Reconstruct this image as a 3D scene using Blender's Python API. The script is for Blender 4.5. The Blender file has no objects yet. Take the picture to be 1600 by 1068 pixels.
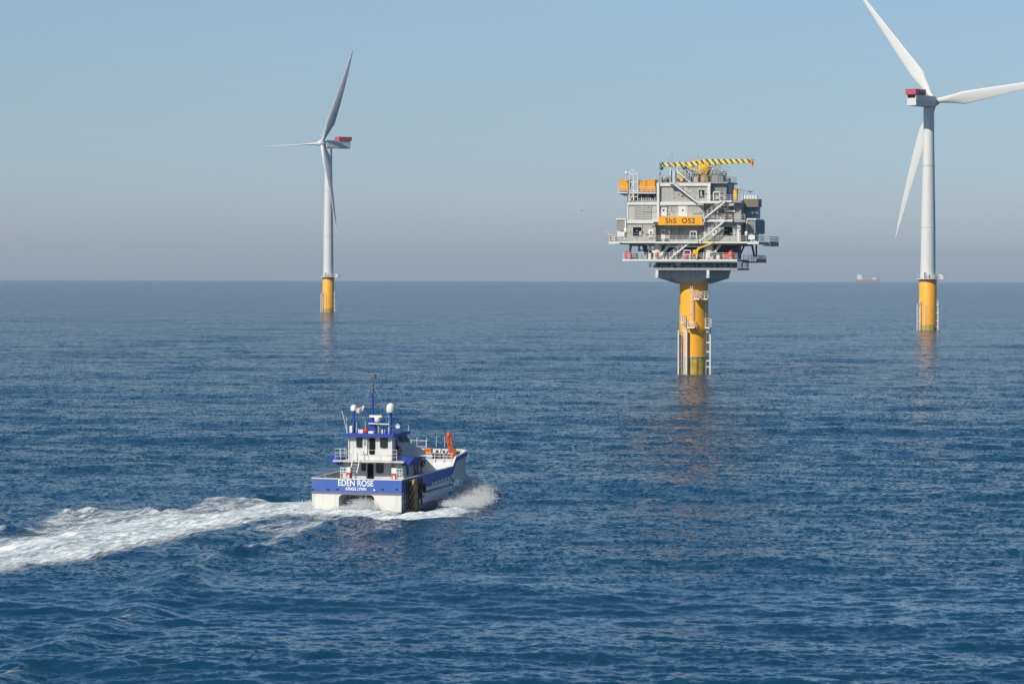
import bpy, math, random
import numpy as np
from mathutils import Vector, Matrix
random.seed(7)
R = math.radians
S = bpy.context.scene
COL = S.collection
# ------------------------------------------------------------------ camera
FPX = 5000.0                     # focal length in pixels of a 1600 px wide frame
CH = 22.0                        # eye height above the sea
REFF = 7.4e6                     # radius of the (refracted) earth
cd = bpy.data.cameras.new('camera'); cam = bpy.data.objects.new('camera', cd); COL.objects.link(cam)
cd.sensor_width = 36; cd.lens = 36 * FPX / 1600; cd.clip_start = 1; cd.clip_end = 120000
cam.matrix_world = (Matrix.Translation((0, 0, CH)) @ Matrix.Rotation(R(90 - 1.225), 4, 'X') @ Matrix.Rotation(R(0.14), 4, 'Z'))
S.camera = cam
CM = cam.matrix_world.copy()
HAZE = 4.0e-5
# ------------------------------------------------------------------ sky and sun
SUN_EL, SUN_AZ = 38.0, 223.0     # compass style azimuth, measured from +Y towards +X
w = bpy.data.worlds.new('World'); S.world = w; w.use_nodes = True
nt = w.node_tree; bg = nt.nodes['Background']
sky = nt.nodes.new('ShaderNodeTexSky'); sky.sky_type = 'NISHITA'; sky.sun_disc = False
sky.sun_elevation = R(SUN_EL); sky.sun_rotation = R(SUN_AZ)
sky.altitude = 0; sky.air_density = 1.0; sky.dust_density = 0.6; sky.ozone_density = 2.0
hs = nt.nodes.new('ShaderNodeHueSaturation'); hs.inputs['Saturation'].default_value = 1.0
mx = nt.nodes.new('ShaderNodeMix'); mx.data_type = 'RGBA'; mx.blend_type = 'MULTIPLY'
mx.inputs[0].default_value = 1.0
ge = nt.nodes.new('ShaderNodeTexCoord'); se = nt.nodes.new('ShaderNodeSeparateXYZ'); nt.links.new(ge.outputs['Generated'], se.inputs[0])
er = nt.nodes.new('ShaderNodeMapRange'); er.inputs[2].default_value = 0.60; nt.links.new(se.outputs[2], er.inputs[0])
ra = nt.nodes.new('ShaderNodeValToRGB'); nt.links.new(er.outputs[0], ra.inputs[0]); nt.links.new(ra.outputs[0], mx.inputs[7])
for k, (ps, c_) in enumerate(((0, (.83, 1.03, 1.45)), (1, (.50, .76, 1.04)), (.05, (.79, .96, 1.36)), (.09, (.775, .925, 1.20)), (.155, (.84, .945, 1.15)), (.19, (.76, .93, 1.19)), (.28, (.63, .90, 1.16)), (.5, (.54, .82, 1.10)))):
    e_ = ra.color_ramp.elements[k] if k < 2 else ra.color_ramp.elements.new(ps)
    e_.position = ps; e_.color = (c_[0] / 1.4, c_[1] / 1.4, c_[2] / 1.4, 1)
nt.links.new(sky.outputs[0], hs.inputs['Color']); nt.links.new(hs.outputs[0], mx.inputs[6])
nt.links.new(mx.outputs[2], bg.inputs['Color']); bg.inputs['Strength'].default_value = 0.119
sd = bpy.data.lights.new('sun', 'SUN'); so = bpy.data.objects.new('sun', sd); COL.objects.link(so)
sd.energy = 4.9; sd.angle = R(0.53); sd.color = (1.0, 0.93, 0.82)
SV = Vector((math.sin(R(SUN_AZ)) * math.cos(R(SUN_EL)), math.cos(R(SUN_AZ)) * math.cos(R(SUN_EL)), math.sin(R(SUN_EL))))
so.rotation_euler = (-SV).to_track_quat('-Z', 'Y').to_euler(); so.location = (-60, 40, 120)
S.view_settings.view_transform = 'Standard'; S.view_settings.look = 'None'
S.view_settings.exposure = 0.0; S.view_settings.gamma = 1.0
S.cycles.max_bounces = 8; S.cycles.diffuse_bounces = 6; S.cycles.volume_bounces = 1; S.cycles.transparent_max_bounces = 16

# ------------------------------------------------------------------ small helpers
def drop(x, y): return -(x * x + y * y) / (2 * REFF)
def pray(px, py):
    return CM.to_3x3() @ Vector(((px - 800) / FPX, -(py - 534) / FPX, -1))
def sea(px, py):
    d = pray(px, py); t = -CH / d.z
    for _ in range(4): t = (drop(d.x * t, d.y * t) - CH) / d.z
    return Vector((d.x * t, d.y * t, 0))

class Frame:
    """A place in the world turned by a about z, with measured outlines laid on its own planes."""
    def __init__(s, x, y, a, zx0=0, zy0=0, zs=1):
        s.o = Vector((x, y, drop(x, y))); s.a = a; s.z = (zx0, zy0, zs)
        s.u = Vector((math.cos(a), -math.sin(a), 0)); s.v = Vector((math.sin(a), math.cos(a), 0))
    def hit(s, zx, zy, n, k):
        d = pray(s.z[0] + zx / s.z[2], s.z[1] + zy / s.z[2]); c = CM.translation
        t = (k - (c - s.o).dot(n)) / d.dot(n); p = c + d * t - s.o
        return p.dot(s.u), p.dot(s.v), p.z
    def F(s, zx, zy, yf): p = s.hit(zx, zy, s.v, yf); return p[0], p[2]      # on a plane facing forward
    def X(s, zx, zy, xf): p = s.hit(zx, zy, s.u, xf); return p[1], p[2]      # on a plane facing sideways

MATS = {}
def mat(name, col, rough=0.55, metal=0.0, var=0.06, scale=1.5, dirt=None, ribs=0.0, bump=0.0):
    if name in MATS: return MATS[name]
    m = bpy.data.materials.new(name); m.use_nodes = True; t = m.node_tree; b = t.nodes['Principled BSDF']
    N = t.nodes.new; L = t.links.new
    tc = N('ShaderNodeTexCoord'); no = N('ShaderNodeTexNoise'); no.inputs['Scale'].default_value = scale; no.inputs['Detail'].default_value = 5
    L(tc.outputs['Object'], no.inputs['Vector'])
    r = N('ShaderNodeMix'); r.data_type = 'RGBA'
    c = Vector(col)
    r.inputs[6].default_value = (*(c * (1 - var * 2)), 1); r.inputs[7].default_value = (*[min(1, v) for v in c * (1 + var * 2)], 1)
    L(no.outputs[0], r.inputs[0]); out = r.outputs[2]
    if dirt:                                    # streaks running down: colour, amount
        mp = N('ShaderNodeMapping'); mp.inputs['Scale'].default_value = (1.6, 1.6, 0.12)
        L(tc.outputs['Object'], mp.inputs[0]); n2 = N('ShaderNodeTexNoise'); n2.inputs['Scale'].default_value = 1.4; n2.inputs['Detail'].default_value = 6
        L(mp.outputs[0], n2.inputs['Vector']); cr = N('ShaderNodeMapRange'); cr.inputs[1].default_value = 0.52; cr.inputs[2].default_value = 0.72; cr.inputs[4].default_value = dirt[1]
        L(n2.outputs[0], cr.inputs[0]); m2 = N('ShaderNodeMix'); m2.data_type = 'RGBA'; L(cr.outputs[0], m2.inputs[0]); L(out, m2.inputs[6]); m2.inputs[7].default_value = (*dirt[0], 1); out = m2.outputs[2]
    L(out, b.inputs['Base Color']); b.inputs['Roughness'].default_value = rough; b.inputs['Metallic'].default_value = metal
    if ribs:
        w_ = N('ShaderNodeTexWave'); w_.wave_type = 'BANDS'; w_.bands_direction = 'X'; w_.inputs['Scale'].default_value = ribs
        L(tc.outputs['Object'], w_.inputs['Vector']); bu = N('ShaderNodeBump'); bu.inputs['Strength'].default_value = 1.0; bu.inputs['Distance'].default_value = 0.06
        L(w_.outputs[0], bu.inputs['Height']); L(bu.outputs[0], b.inputs['Normal'])
    MATS[name] = m; return m

class MB:
    """Collects solid pieces and links them as one mesh object."""
    def __init__(s): s.v = []; s.f = []; s.c = []
    def add(s, vs, fs):
        s.c.append((len(s.v), len(s.f))); o = len(s.v); s.v += [tuple(v) for v in vs]; s.f += [tuple(i + o for i in f) for f in fs]; return s
    def hexa(s, p): return s.add(p, [(3, 2, 1, 0), (4, 5, 6, 7), (0, 1, 5, 4), (1, 2, 6, 5), (2, 3, 7, 6), (3, 0, 4, 7)])
    def box(s, x0, x1, y0, y1, z0, z1):
        return s.hexa([(x0, y0, z0), (x1, y0, z0), (x1, y1, z0), (x0, y1, z0), (x0, y0, z1), (x1, y0, z1), (x1, y1, z1), (x0, y1, z1)])
    def tube(s, p, q, r=0.05, n=6, r2=None):
        p = Vector(p); q = Vector(q); d = (q - p)
        if d.length < 1e-6: return s
        d.normalize(); a = d.orthogonal().normalized(); b = d.cross(a); r2 = r if r2 is None else r2
        vs = []
        for c, rr in ((p, r), (q, r2)):
            for i in range(n):
                t = 2 * math.pi * i / n; vs.append(c + a * rr * math.cos(t) + b * rr * math.sin(t))
        fs = [(i, (i + 1) % n, n + (i + 1) % n, n + i) for i in range(n)]
        fs += [tuple(range(n - 1, -1, -1)), tuple(range(n, 2 * n))]
        return s.add(vs, fs)
    def path(s, pts, r=0.05, n=6):
        for a, b in zip(pts, pts[1:]): s.tube(a, b, r, n)
        return s
    def beam(s, p, q, w_, h):
        p = Vector(p); q = Vector(q); d = (q - p).normalized(); up = Vector((0, 0, 1)) if abs(d.z) < .95 else Vector((0, 1, 0))
        a = d.cross(up).normalized() * w_ / 2; b = a.cross(d).normalized() * h / 2
        return s.hexa([p - a - b, p + a - b, q + a - b, q - a - b, p - a + b, p + a + b, q + a + b, q - a + b])
    def prism(s, poly, k0, k1, axis='y'):
        def P(u, v, k): return (u, k, v) if axis == 'y' else ((k, u, v) if axis == 'x' else (u, v, k))
        n = len(poly); vs = [P(u, v, k0) for u, v in poly] + [P(u, v, k1) for u, v in poly]
        return s.add(vs, [tuple(range(n)), tuple(range(2 * n - 1, n - 1, -1))] + [(i, n + i, n + (i + 1) % n, (i + 1) % n) for i in range(n)])
    def lathe(s, prof, c=(0, 0, 0), n=32, sx=1, sy=1):
        vs = []; m = len(prof)
        for r_, z in prof:
            for i in range(n):
                t = 2 * math.pi * i / n; vs.append((c[0] + sx * r_ * math.cos(t), c[1] + sy * r_ * math.sin(t), c[2] + z))
        fs = [(j * n + i, j * n + (i + 1) % n, (j + 1) * n + (i + 1) % n, (j + 1) * n + i) for j in range(m - 1) for i in range(n)]
        fs += [tuple(range(n - 1, -1, -1)), tuple(range((m - 1) * n, m * n))]
        return s.add(vs, fs)
    def dome(s, c, r_, h, n=20):
        pr = [(r_ * .8, 0), (r_, h * .12), (r_, h * .5)] + [(r_ * math.cos(a), h * .5 + (h * .5) * math.sin(a)) for a in [R(15 * k) for k in range(1, 6)]] + [(.01, h)]
        return s.lathe(pr, c, n)
    def rail(s, pts, h=1.1, r=0.035, rails=3, step=1.5, kick=0.0):
        for a, b in zip(pts, pts[1:]):
            a = Vector(a); b = Vector(b); n = max(1, round((b - a).length / step))
            for i in range(n + 1):
                p = a.lerp(b, i / n); s.tube(p, p + Vector((0, 0, h)), r, 4)
            for k in range(rails):
                z = Vector((0, 0, h * (k + 1) / rails)); s.tube(a + z, b + z, r, 4)
            if kick: s.beam(a + Vector((0, 0, kick / 2)), b + Vector((0, 0, kick / 2)), 0.02, kick)
        return s
    def each(s, name, material, parent=None, smooth=False):
        """Every added piece becomes an object of its own."""
        ends = s.c[1:] + [(len(s.v), len(s.f))]
        for (v0, f0), (v1, f1) in zip(s.c, ends):
            k = MB(); k.v = s.v[v0:v1]; k.f = [tuple(i - v0 for i in f) for f in s.f[f0:f1]]; o = k.build(name, material, parent, smooth)
        return o
    def build(s, name, material, parent=None, smooth=False, label=None):
        me = bpy.data.meshes.new(name); me.from_pydata(s.v, [], s.f); me.materials.append(material)
        if smooth:
            me.polygons.foreach_set('use_smooth', [True] * len(me.polygons))
            try: me.set_sharp_from_angle(angle=R(38))
            except Exception: pass
        me.update(); o = bpy.data.objects.new(name, me); COL.objects.link(o)
        if parent: o.parent = parent
        if label: o['label'] = label
        return o

def thing(name, label, cat, loc=(0, 0, 0), rz=0, group=None):
    o = bpy.data.objects.new(name, None); COL.objects.link(o); o.empty_display_size = .5
    o.location = loc; o.rotation_euler = (0, 0, rz); o['label'] = label; o['category'] = cat
    if group: o['group'] = group
    return o
def tag(o, label, cat, group=None):
    o['label'] = label; o['category'] = cat
    if group: o['group'] = group
    return o
def lettering(txt, size, material, parent, loc, rot, name='lettering', sx=1.0, extr=0.01, bold=0.0, spacing=1.0):
    cu = bpy.data.curves.new(name, 'FONT'); cu.body = txt; cu.size = size; cu.align_x = 'CENTER'; cu.align_y = 'CENTER'
    cu.extrude = extr; cu.offset = bold; cu.space_character = spacing
    t = bpy.data.objects.new('tmp', cu); COL.objects.link(t)
    me = bpy.data.meshes.new_from_object(t.evaluated_get(bpy.context.evaluated_depsgraph_get()))
    bpy.data.objects.remove(t); me.name = name; me.materials.clear(); me.materials.append(material)
    o = bpy.data.objects.new(name, me); COL.objects.link(o); o.parent = parent
    o.location = loc; o.rotation_euler = rot; o.scale = (sx, 1, 1); return o
# ------------------------------------------------------------------ sea surface
rng = np.random.default_rng(11)
BANDS = []
def band(l0, l1, slope, spread, wdir, chop=0.75):
    L_ = 28.0 * l1; N_ = 512 if l0 / (L_ / 512) > 3 else 1024
    k = np.fft.fftfreq(N_, L_ / N_) * 2 * np.pi; KX, KY = np.meshgrid(k, k); K = np.hypot(KX, KY); K[0, 0] = 1
    rot = rng.uniform(-0.5, 0.5); ang = np.arctan2(KY, KX) - (wdir - rot)
    W = ((K > 2 * np.pi / l1) & (K < 2 * np.pi / l0)) * K ** -2.0 * (np.maximum(np.cos(ang), 0) ** spread + 0.02)
    A = (rng.normal(size=(N_, N_)) + 1j * rng.normal(size=(N_, N_))) * W
    h = np.fft.ifft2(A).real; sx = np.fft.ifft2(1j * KX * A).real; sy = np.fft.ifft2(1j * KY * A).real
    g = slope / math.sqrt((sx ** 2 + sy ** 2).mean())
    dx = np.fft.ifft2(-1j * KX / K * A).real; dy = np.fft.ifft2(-1j * KY / K * A).real
    BANDS.append((l0, l1, L_, N_, rot, rng.uniform(0, 999, 2), (h * g).astype('f4'), (dx * g * chop).astype('f4'), (dy * g * chop).astype('f4')))
WD = R(262)
band(0.7, 1.5, 0.105, 1.2, WD); band(1.5, 3.0, 0.100, 1.6, WD + .2); band(3.0, 6.0, 0.068, 2, WD - .15)
band(6, 12, 0.040, 3, WD + .1); band(12, 25, 0.036, 4, WD - .2); band(25, 55, 0.028, 6, WD + .35); band(55, 120, 0.011, 8, WD - .3)
SLOPES = [(1.5, .105), (3, .1), (6, .06), (12, .03), (25, .018)]
def sample(F_, u, v, N_):
    u = np.mod(u, N_); v = np.mod(v, N_); i = np.floor(u).astype(int); j = np.floor(v).astype(int); a = u - i; b = v - j
    i %= N_; j %= N_; i1 = (i + 1) % N_; j1 = (j + 1) % N_
    return (F_[j, i] * (1 - a) + F_[j, i1] * a) * (1 - b) + (F_[j1, i] * (1 - a) + F_[j1, i1] * a) * b
def pix2sea(pts): return np.array([list(sea(*p))[:2] for p in pts])
# crests thrown up by the boat, measured on the water: points, height, width
RIDGES = [
    (pix2sea([(484, 775), (420, 774), (344, 783), (266, 801), (180, 803), (91, 808), (31, 831), (-30, 845)]), 0.50, 1.3),
    (pix2sea([(600, 816), (560, 812), (481, 832), (400, 862), (330, 870), (270, 915), (200, 957), (110, 1000), (20, 1046), (-40, 1080)]), 0.34, 1.5),
    (pix2sea([(748, 776), (725, 787), (700, 797), (665, 804), (620, 809), (590, 811)]), 0.36, 1.3),
    (pix2sea([(560, 812), (700, 835), (800, 850), (900, 872), (1000, 905)]), 0.16, 4.0),
    (pix2sea([(330, 905), (480, 895), (640, 905), (800, 925), (950, 960)]), 0.2, 4.5),
    (pix2sea([(250, 1010), (420, 1000), (620, 1015), (800, 1040), (960, 1075)]), 0.2, 4.0)]
CORE = pix2sea([(556, 800), (470, 797), (375, 808), (250, 838), (100, 862), (0, 872), (-120, 895)])
def segdist(x, y, P):
    d = np.full(x.shape, 1e9); sgn = np.zeros(x.shape); tt = np.zeros(x.shape)
    for i, (a, b) in enumerate(zip(P, P[1:])):
        ab = b - a; t = np.clip(((x - a[0]) * ab[0] + (y - a[1]) * ab[1]) / (ab @ ab), 0, 1)
        px_, py_ = x - a[0] - t * ab[0], y - a[1] - t * ab[1]; q = np.hypot(px_, py_); m = q < d
        d = np.where(m, q, d); sgn = np.where(m, np.sign(ab[0] * py_ - ab[1] * px_), sgn); tt = np.where(m, i + t, tt)
    return d, sgn, tt
def ocean(x, y, dr):
    dx = np.zeros(x.shape); dy = np.zeros(x.shape); z = np.zeros(x.shape)
    patch = 1 + 0.45 * np.sin(x / 61 + 2.1 * np.sin(y / 143)) * np.sin(y / 77 + 1.3 * np.sin(x / 97) + 1)
    for l0, l1, L_, N_, rot, off, h, hx, hy in BANDS:
        wgt = np.clip((l1 / (dr * 2.2) - 0.7) / 1.2, 0, 1)
        m = wgt > 0
        if not m.any(): continue
        c, s_ = math.cos(rot), math.sin(rot); X_, Y_ = x[m], y[m]
        u = (c * X_ + s_ * Y_ + off[0]) / L_ * N_; v = (-s_ * X_ + c * Y_ + off[1]) / L_ * N_
        g = wgt[m] * (patch[m] if l1 < 13 else 1)
        z[m] += sample(h, u, v, N_) * g; a = sample(hx, u, v, N_) * g; b = sample(hy, u, v, N_) * g
        dx[m] += c * a - s_ * b; dy[m] += s_ * a + c * b
    near = (y > 150) & (y < 340) & (np.abs(x) < 80)
    X_, Y_ = x[near], y[near]; zz = z[near]
    wob = 1.1 * np.sin(X_ / 2.3) * np.sin(Y_ / 3.1 + 1) + .6 * np.sin(X_ / .9 + Y_ / 1.3)
    for P, hgt, wd in RIDGES:
        d, sg, tt = segdist(X_, Y_, P); n = len(P) - 1
        end = np.clip(tt / .6, 0, 1) * np.clip((n - tt) / .6, 0, 1); brk = 0.75 + .35 * np.sin(tt * 9.1 + 1.7 * np.sin(tt * 4))
        q = (d * sg + wob * .4) / wd; zz += hgt * end * brk * (np.exp(-q * q) - .55 * np.exp(-(np.abs(q) - 2.1) ** 2))
    d, sg, tt = segdist(X_, Y_, CORE); k = np.exp(-(d / 4.6) ** 4) * np.clip(1.35 - .16 * tt, 0, 1)
    zz = zz * (1 - .5 * k) + .12 * k + .10 * k * np.sin(X_ * 1.9 + 2 * np.sin(Y_ * .9)) * np.sin(Y_ * 1.5 + X_)
    z[near] = zz
    return x + dx, y + dy, z + drop(x, y)
def lost_slope(dr):      # share of the wave steepness too fine for the mesh at this spacing
    a = sum(sl * sl for *_, sl in SLOPES); return np.sqrt(1 - sum(sl * sl * np.clip((l1 / (dr * 2.2) - .7) / 1.2, 0, 1) for l1, sl in SLOPES) / a)
# rings round the camera: rows close together where the view is grazing, columns finest towards the photographed part
dep = np.linspace(R(8.1), math.sqrt(2 * CH / REFF) * 1.003, 900); tmp = REFF * (dep - np.sqrt(np.maximum(dep ** 2 - 2 * CH / REFF, 0)))
rr = np.concatenate([[3, 25, 60, 90, 110, 125, 137, 147], tmp, [18600, 19500, 21000]])
rr = np.maximum.accumulate(rr + np.arange(len(rr)) * 1e-4)
fine = np.linspace(-10.5, 10.5, 1300); aa = R(1) * np.concatenate([np.linspace(-180, -24, 60), np.linspace(-23, -10.8, 60), fine, np.linspace(10.8, 23, 60), np.linspace(24, 179.9, 60)])
dr = np.gradient(rr); AA, RR = np.meshgrid(aa, rr); DD = np.maximum(np.repeat(dr[:, None], len(aa), 1), RR * np.gradient(aa)[None, :])
X0, Y0 = RR * np.sin(AA), RR * np.cos(AA)
X1, Y1, Z1 = ocean(X0, Y0, DD)
def gridmesh(name, X_, Y_, Z_, material, keep=None, attr=None):
    n, m = X_.shape; co = np.stack([X_, Y_, Z_], -1).reshape(-1, 3).astype('f4')
    i = np.arange(n * m).reshape(n, m); q = np.stack([i[:-1, :-1], i[:-1, 1:], i[1:, 1:], i[1:, :-1]], -1).reshape(-1, 4)
    if name == 'sea': q = q[:, ::-1]
    if keep is not None:
        q = q[keep.reshape(-1)[q].max(1)]; used = np.zeros(n * m, bool); used[q] = True; mp_ = np.cumsum(used) - 1; q = mp_[q]; co = co[used]
        attr = attr.reshape(-1)[used]
    me = bpy.data.meshes.new(name); me.vertices.add(len(co)); me.vertices.foreach_set('co', co.reshape(-1))
    me.loops.add(len(q) * 4); me.loops.foreach_set('vertex_index', q.reshape(-1).astype('i4'))
    me.polygons.add(len(q)); me.polygons.foreach_set('loop_start', np.arange(len(q), dtype='i4') * 4)
    me.polygons.foreach_set('use_smooth', np.ones(len(q), bool)); me.update(calc_edges=True)
    if attr is not None:
        a = me.attributes.new('cover', 'FLOAT', 'POINT'); a.data.foreach_set('value', attr.astype('f4').reshape(-1))
    me.materials.append(material); o = bpy.data.objects.new(name, me); COL.objects.link(o); return o
def ripple_normal(t, N, L, amt, extra=None):
    """Ripples too small for the mesh: tilt the normal by noise measured on the water."""
    tc = N('ShaderNodeNewGeometry'); total = None
    for sc, a, det in ((2.0, 2.0, 6), (0.45, .75, 3)):
        mp = N('ShaderNodeMapping'); mp.inputs['Scale'].default_value = (sc * 1.15, sc, sc); L(tc.outputs['Position'], mp.inputs[0])
        no = N('ShaderNodeTexNoise'); no.inputs['Scale'].default_value = 1; no.inputs['Detail'].default_value = det; no.inputs['Roughness'].default_value = .6; L(mp.outputs[0], no.inputs['Vector'])
        s1 = N('ShaderNodeVectorMath'); s1.operation = 'SUBTRACT'; L(no.outputs['Color'], s1.inputs[0]); s1.inputs[1].default_value = (.5, .5, .5)
        s2 = N('ShaderNodeVectorMath'); s2.operation = 'MULTIPLY'; L(s1.outputs[0], s2.inputs[0]); s2.inputs[1].default_value = (a * amt * .7, a * amt, 0)
        if total is None: total = s2.outputs[0]
        else:
            ad = N('ShaderNodeVectorMath'); L(total, ad.inputs[0]); L(s2.outputs[0], ad.inputs[1]); total = ad.outputs[0]
    # wind patches: long calmer and rougher stretches
    mp = N('ShaderNodeMapping'); mp.inputs['Scale'].default_value = (.0022, .026, 1); L(tc.outputs['Position'], mp.inputs[0])
    no = N('ShaderNodeTexNoise'); no.inputs['Scale'].default_value = 1; no.inputs['Detail'].default_value = 5; no.inputs['Roughness'].default_value = .65; L(mp.outputs[0], no.inputs['Vector'])
    mr = N('ShaderNodeMapRange'); mr.inputs[1].default_value = .3; mr.inputs[2].default_value = .7; mr.inputs[3].default_value = .45; mr.inputs[4].default_value = 1.5; L(no.outputs[0], mr.inputs[0])
    sc_ = N('ShaderNodeVectorMath'); sc_.operation = 'SCALE'; L(total, sc_.inputs[0]); at_ = N('ShaderNodeAttribute'); at_.attribute_name = 'cover'; ml = N('ShaderNodeMath'); ml.operation = 'MULTIPLY_ADD'; L(at_.outputs['Fac'], ml.inputs[0]); ml.inputs[1].default_value = 2.1; ml.inputs[2].default_value = .43
    mm_ = N('ShaderNodeMath'); mm_.operation = 'MULTIPLY'; L(mr.outputs[0], mm_.inputs[0]); L(ml.outputs[0], mm_.inputs[1]); L(mm_.outputs[0], sc_.inputs['Scale'])
    ad = N('ShaderNodeVectorMath'); L(tc.outputs['Normal'], ad.inputs[0]); L(sc_.outputs[0], ad.inputs[1])
    nn = N('ShaderNodeVectorMath'); nn.operation = 'NORMALIZE'; L(ad.outputs[0], nn.inputs[0]); return nn.outputs[0]
mw = bpy.data.materials.new('sea_water'); mw.use_nodes = True; t = mw.node_tree; b = t.nodes['Principled BSDF']
b.inputs['Base Color'].default_value = (0.004, 0.043, 0.082, 1); b.inputs['Roughness'].default_value = 0.12; b.inputs['IOR'].default_value = 1.333; b.inputs['Specular IOR Level'].default_value = 0.46
t.links.new(ripple_normal(t, t.nodes.new, t.links.new, 1.0), b.inputs['Normal'])
sea_o = gridmesh('sea', X1, Y1, Z1, mw, attr=lost_slope(DD)); sea_o['kind'] = 'structure'

# foam: density painted from measured outlines on the water: polygon, density, soft edge in metres
FOAM = [
    ([(486, 772), (600, 796), (640, 800), (560, 812), (500, 803), (430, 812), (375, 821), (320, 833), (266, 846), (200, 861), (125, 874), (60, 886), (-60, 908), (-60, 862), (0, 850), (60, 838), (125, 822), (200, 812), (266, 804), (340, 792), (400, 782)], .86, 3.0),
    ([(486, 768), (400, 773), (344, 781), (266, 800), (190, 803), (125, 804), (91, 807), (50, 826), (31, 834), (80, 842), (200, 822), (300, 802), (420, 788)], .62, .9),
    ([(60, 826), (0, 845), (-60, 852), (-60, 880), (60, 860), (160, 835)], .42, 2.0),
    ([(600, 800), (640, 806), (590, 811), (540, 811), (481, 834), (400, 861), (385, 858), (430, 832), (375, 826), (500, 806)], .50, 1.3),
    ([(486, 830), (400, 862), (380, 866), (390, 855), (430, 838), (530, 810), (545, 812)], .36, .5),
    ([(770, 774), (756, 786), (730, 799), (695, 810), (640, 813), (575, 812), (560, 806), (640, 802), (665, 795), (700, 785), (712, 772), (735, 768)], 1.0, .7),
    ([(352, 868), (318, 872), (305, 882), (330, 880)], .45, 1.2), ([(212, 953), (190, 955), (186, 963), (208, 964)], .5, 1.2),
    ([(36, 1039), (10, 1044), (-10, 1056), (10, 1052), (38, 1044)], .5, .9), ([(262, 886), (240, 888), (236, 893), (258, 892)], .4, 1.0),
    ([(12, 829), (-20, 833), (-20, 842), (8, 838)], .45, .7)]
def inpoly(x, y, P):
    c = np.zeros(x.shape, bool)
    for (x1, y1), (x2, y2) in zip(P, np.roll(P, -1, 0)):
        c ^= ((y1 > y) != (y2 > y)) & (x < (x2 - x1) * (y - y1) / (y2 - y1 + 1e-12) + x1)
    return c
fx, fy = np.meshgrid(np.arange(-52, -1, .16), np.arange(176, 314, .16)); cov = np.zeros(fx.shape)
for pts, den, soft in FOAM:
    P = pix2sea(pts); lo, hi = P.min(0) - 3, P.max(0) + 3; m = (fx > lo[0]) & (fx < hi[0]) & (fy > lo[1]) & (fy < hi[1])
    x_, y_ = fx[m], fy[m]; ins = inpoly(x_, y_, P); d = segdist(x_, y_, np.vstack([P, P[:1]]))[0]
    s_ = np.clip((np.where(ins, d, -d) / soft) * .5 + .5, 0, 1); cov[m] = np.maximum(cov[m], den * s_ * s_ * (3 - 2 * s_))
fX, fY, fZ = ocean(fx, fy, np.full(fx.shape, .45))
lump = np.zeros(fx.shape)
for q, a in ((1.1, .5), (2.3, .3), (4.7, .2)): lump += a * np.abs(np.sin(fx * q + 1.3 * np.sin(fy * q * .7)) * np.sin(fy * q * .8 + np.sin(fx * q * 1.1)))
# churned water heaped up close behind the hulls
hp = np.exp(-((fx + 13.8) / 4.2) ** 4 - ((fy - 294.3) / 3.0) ** 2)
mf = bpy.data.materials.new('sea_foam'); mf.use_nodes = True; t = mf.node_tree; b = t.nodes['Principled BSDF']; N = t.nodes.new; L = t.links.new
b.inputs['Roughness'].default_value = .9; b.inputs['Specular IOR Level'].default_value = .2
g = N('ShaderNodeNewGeometry'); ro = N('ShaderNodeVectorRotate'); ro.rotation_type = 'Z_AXIS'; ro.inputs['Angle'].default_value = R(27); L(g.outputs['Position'], ro.inputs['Vector'])
nz = []
for sc, det in (((2.8, .30, .6), 8), ((.50, .10, .3), 5), ((6.0, 2.0, 2.5), 5)):
    mp = N('ShaderNodeMapping'); mp.inputs['Scale'].default_value = sc; L(ro.outputs[0], mp.inputs[0])
    no = N('ShaderNodeTexNoise'); no.inputs['Scale'].default_value = 1; no.inputs['Detail'].default_value = det; no.inputs['Roughness'].default_value = .62; no.inputs['Distortion'].default_value = .6; L(mp.outputs[0], no.inputs['Vector']); nz.append(no.outputs[0])
def M(op, a, b_=None, c=None):
    n = N('ShaderNodeMath'); n.operation = op
    for k, v in enumerate((a, b_, c)):
        if v is None: continue
        if isinstance(v, (int, float)): n.inputs[k].default_value = v
        else: L(v, n.inputs[k])
    return n.outputs[0]
at = N('ShaderNodeAttribute'); at.attribute_name = 'cover'
pat = M('ADD', M('MULTIPLY', nz[0], .45), M('ADD', M('MULTIPLY', nz[1], .30), M('MULTIPLY', nz[2], .25)))
al = N('ShaderNodeMapRange'); al.interpolation_type = 'SMOOTHSTEP'; L(M('ADD', pat, M('MULTIPLY', at.outputs['Fac'], .34)), al.inputs[0]); al.inputs[1].default_value = .56; al.inputs[2].default_value = .86
L(M('MULTIPLY', al.outputs[0], M('MINIMUM', M('MULTIPLY', at.outputs['Fac'], 3), 0.97)), b.inputs['Alpha'])
cr = N('ShaderNodeMapRange'); L(pat, cr.inputs[0]); cr.inputs[1].default_value = .40; cr.inputs[2].default_value = .56
cm = N('ShaderNodeMix'); cm.data_type = 'RGBA'; cm.inputs[6].default_value = (.30, .44, .47, 1); cm.inputs[7].default_value = (.84, .85, .82, 1); L(cr.outputs[0], cm.inputs[0]); L(cm.outputs[2], b.inputs['Base Color'])
bu = N('ShaderNodeBump'); bu.inputs['Strength'].default_value = .8; bu.inputs['Distance'].default_value = .25; L(pat, bu.inputs['Height']); L(bu.outputs[0], b.inputs['Normal'])
fo = gridmesh('foam', fX, fY, fZ + .02 + .09 * lump * cov ** 2 + .12 * hp * (.6 + lump), mf, keep=cov > .03, attr=cov)
fo['kind'] = 'stuff'; fo['label'] = 'white foam of the wake trailing from the blue and white workboat'; fo['category'] = 'foam'

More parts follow.
